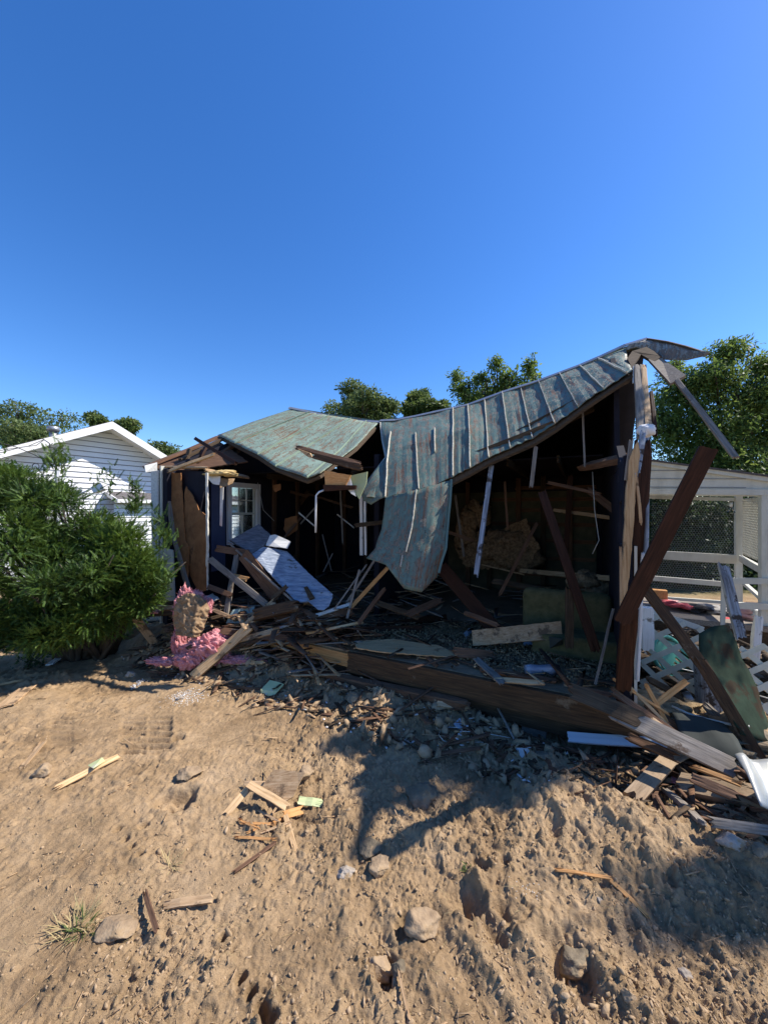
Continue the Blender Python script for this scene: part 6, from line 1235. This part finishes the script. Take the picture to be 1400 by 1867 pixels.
# stones
ST3 = [(678,1540,25,.62,'rockd','grey brown flat topped stone at the tip of the shadow'),(690,1577,24,.8,'rock','rounded brown stone just below the flat topped stone'),(630,1588,17,.7,'rockg','pale grey stone left of the rounded brown stone'),(768,1447,34,.75,'rockd','dark stone lying in the shadow'),(770,1680,38,.8,'rock','large brown stone in the lower middle of the yard'),(692,1762,25,1.1,'rock','upright brown stone at the bottom middle'),(727,1768,17,1.1,'rockd','dark small stone right of the upright brown stone'),(215,1682,36,.42,'rock','half buried tan stone in the lower left'),(345,1408,22,.6,'rock','brown stone below the tread marks'),(77,1404,18,.7,'rock','stone left of the pale split lath'),(554,1410,18,.8,'rock','pointed stone above the veneer heap'),(505,1410,20,.5,'rock','low stone above the left of the veneer heap'),(1320,1490,32,.75,'rock','blocky tan stone under the timber slab at the right'),(1385,1550,18,.7,'rockd','dark stone at the right edge of the yard'),(1330,1525,26,.5,'rockg','whitish crusted stone below the blocky tan stone'),(1148,1817,16,.8,'rock','small round stone at the bottom right'),(1045,1750,36,.7,'rockd','large dark stone beside the rut at the lower right'),(1248,1777,14,.7,'rockg','pale stone in the shade at the lower right'),(1028,1468,9,.9,'rock','small round pebble on the flank of the dirt mound'),(1092,1640,8,.9,'rockg','small pale pebble by the reddish twig'),(740,1275+80,12,.7,'rockg','pale stone in the sunlit patch amid the shadow'),(545,1205,16,.9,'rockg','pale broken stone at the end of the front beam'),(508,1203,12,.8,'rockg','small white stone left of the beam end'),(850,1300,14,.6,'rockd','dark stone on the shaded soil under the beam'),(1220,1395,20,.8,'rockd','dark stone between the blue board and the grey plank'),(640,1272,18,.7,'rockd','dark lump under the left part of the beam'),(990,1375,16,.6,'rockd','dark stone left of the blue painted board'),(240,1230,10,.9,'rockg','white crusted clod by the tan board'),(455,1255,9,.7,'rockg','white chalk lump left of the lime foam scrap'),(330,1272,8,.4,'rockg','small white chalk lump below the pale timber'),(1300,1400,24,.6,'rockd','rust brown lump under the end of the grey plank'),(1215,1330,20,.6,'rockd','dark lump under the crossed slats')]
for i, (px, py, r, fl_, m_, lab) in enumerate(ST3):
    r *= .88; g = G(px, py+r*.3)-Vector((0, 0, r*.12/700*2)); R_ = r/700*g.y; rg = np.random.default_rng(i+200); v0, f0 = ico(4); cuts = [(Vector(rg.normal(size=3)).normalized(), rg.uniform(.5, .82)) for _ in range(13)]
    vs = []
    for p in v0:
        q = Vector(p)
        for n_, c_ in cuts:
            e = q.dot(n_)
            if e > c_: q = q-n_*(e-c_)*.96
        q = q*(1+.10*float(fbm(p[0]*2.5+i, p[1]*2.5+p[2]*2.7, i, 5))+.035*float(fbm(p[0]*9+i, p[1]*8+p[2]*9, i+3, 3))); vs.append(g+Vector((q.x*R_*1.15, q.y*R_*1.0, q.z*R_*fl_+R_*fl_*.35)))
    o = mesh('stone', vs, [[int(x) for x in f] for f in f0], M[m_], None, smooth=True); tag(o, lab, 'stone')
# chalk powder: flat crumbs, and the tuft of dry grass
def reg_spot(px, py, rx, ry):
    def f(rg, n):
        a = gp(px, py); x = a[0]+rg.normal(size=n)*rx; y = a[1]+rg.normal(size=n)*ry; return x, y, H(x, y)
    return f
litter('plaster_powder', 'white plaster powder and crumbs spilled below the pink insulation', 'plaster powder', M['plaster'], 420, reg_spot(340, 1276, .10, .07), (.002, .014), (.002, .010), seed=41, zoff=.001)
litter('plaster_powder', 'white plaster scraps by the clod right of the tan board', 'plaster powder', M['plaster'], 50, reg_spot(252, 1245, .04, .07), (.004, .03), (.004, .02), seed=42, zoff=.001)
litter('plaster_powder', 'white crumbs on the soil in the right foreground', 'plaster powder', M['plaster'], 40, reg_spot(965, 1645, .04, .03), (.003, .014), (.002, .008), seed=43, zoff=.001)
def grass_tuft(px, py, n, r, hmax, label, m, seed, lean=.6):
    rg = random.Random(seed); mb = MB(); b = G(px, py)
    for i in range(n):
        a = rg.uniform(0, 6.283); q = b+Vector((math.cos(a), math.sin(a), 0))*r*rg.random(); q.z = hz(q.x, q.y); L_ = rg.uniform(.4, 1)*hmax; dr = Vector((math.cos(a)*lean+rg.uniform(-.5, .5), math.sin(a)*lean+rg.uniform(-.5, .5), rg.uniform(.1, .9))).normalized()
        s = dr.cross(Vector((0, 0, 1))).normalized()*.0022; p1 = q+dr*L_*.55; p2 = q+dr*L_-Vector((0, 0, L_*.15)); mb.add([q-s, q+s, p1+s, p1-s], [(0, 1, 2, 3)]); mb.add([p1-s, p1+s, p2], [(0, 1, 2)])
    tag(mb.build('grass_tuft', m, None), label, 'grass')
grass_tuft(135, 1690, 70, .07, .12, 'dry straw coloured grass tuft in the lower left', M['straw'], 1); grass_tuft(150, 1700, 40, .06, .09, 'green tinged grass blades beside the dry tuft', LF['a'], 2); grass_tuft(850, 1587, 26, .025, .03, 'tiny green sprout in the middle of the yard', LF['c'], 3); grass_tuft(310, 1580, 22, .06, .10, 'thin straw blades above the short tan stick', M['straw'], 4); grass_tuft(1235, 1480, 40, .08, .1, 'dry roots at the foot of the short grey stick', M['straw'], 5); grass_tuft(1050, 1400, 60, .22, .08, 'dry roots sticking out of the dirt mound', M['straw'], 6, .9)
# white plastic bracket, not a lamp, on the neighbour side
brk = empty('plastic_bracket', P(182, 892, 6.5), 'white plastic bracket sticking up behind the yew', 'bracket'); mb = MB(); mb.box(P(182, 890, 6.5), Vector((.09, 0, .035)), Vector((0, .06, 0)), Vector((-.025, 0, .05))); mb.build('head', M['plast'], brk); mb = MB(); mb.bar(P(192, 897, 6.5), P(182, 914, 6.5), .03, .02); mb.bar(P(170, 890, 6.5), P(140, 903, 6.5), .02, .02); mb.bar(P(150, 893, 6.5), P(135, 905, 6.5), .02, .02); mb.build('arm', M['plast'], brk)
# dark sheet standing in for the shade in the cavity under the floor
mb = MB(); mb.box(hv(2.9, .9, .12), U*2.95, V*.02, Vector((0, 0, .25))); mb.build('crawl_space_shade_sheet', M['darkwall'], house)
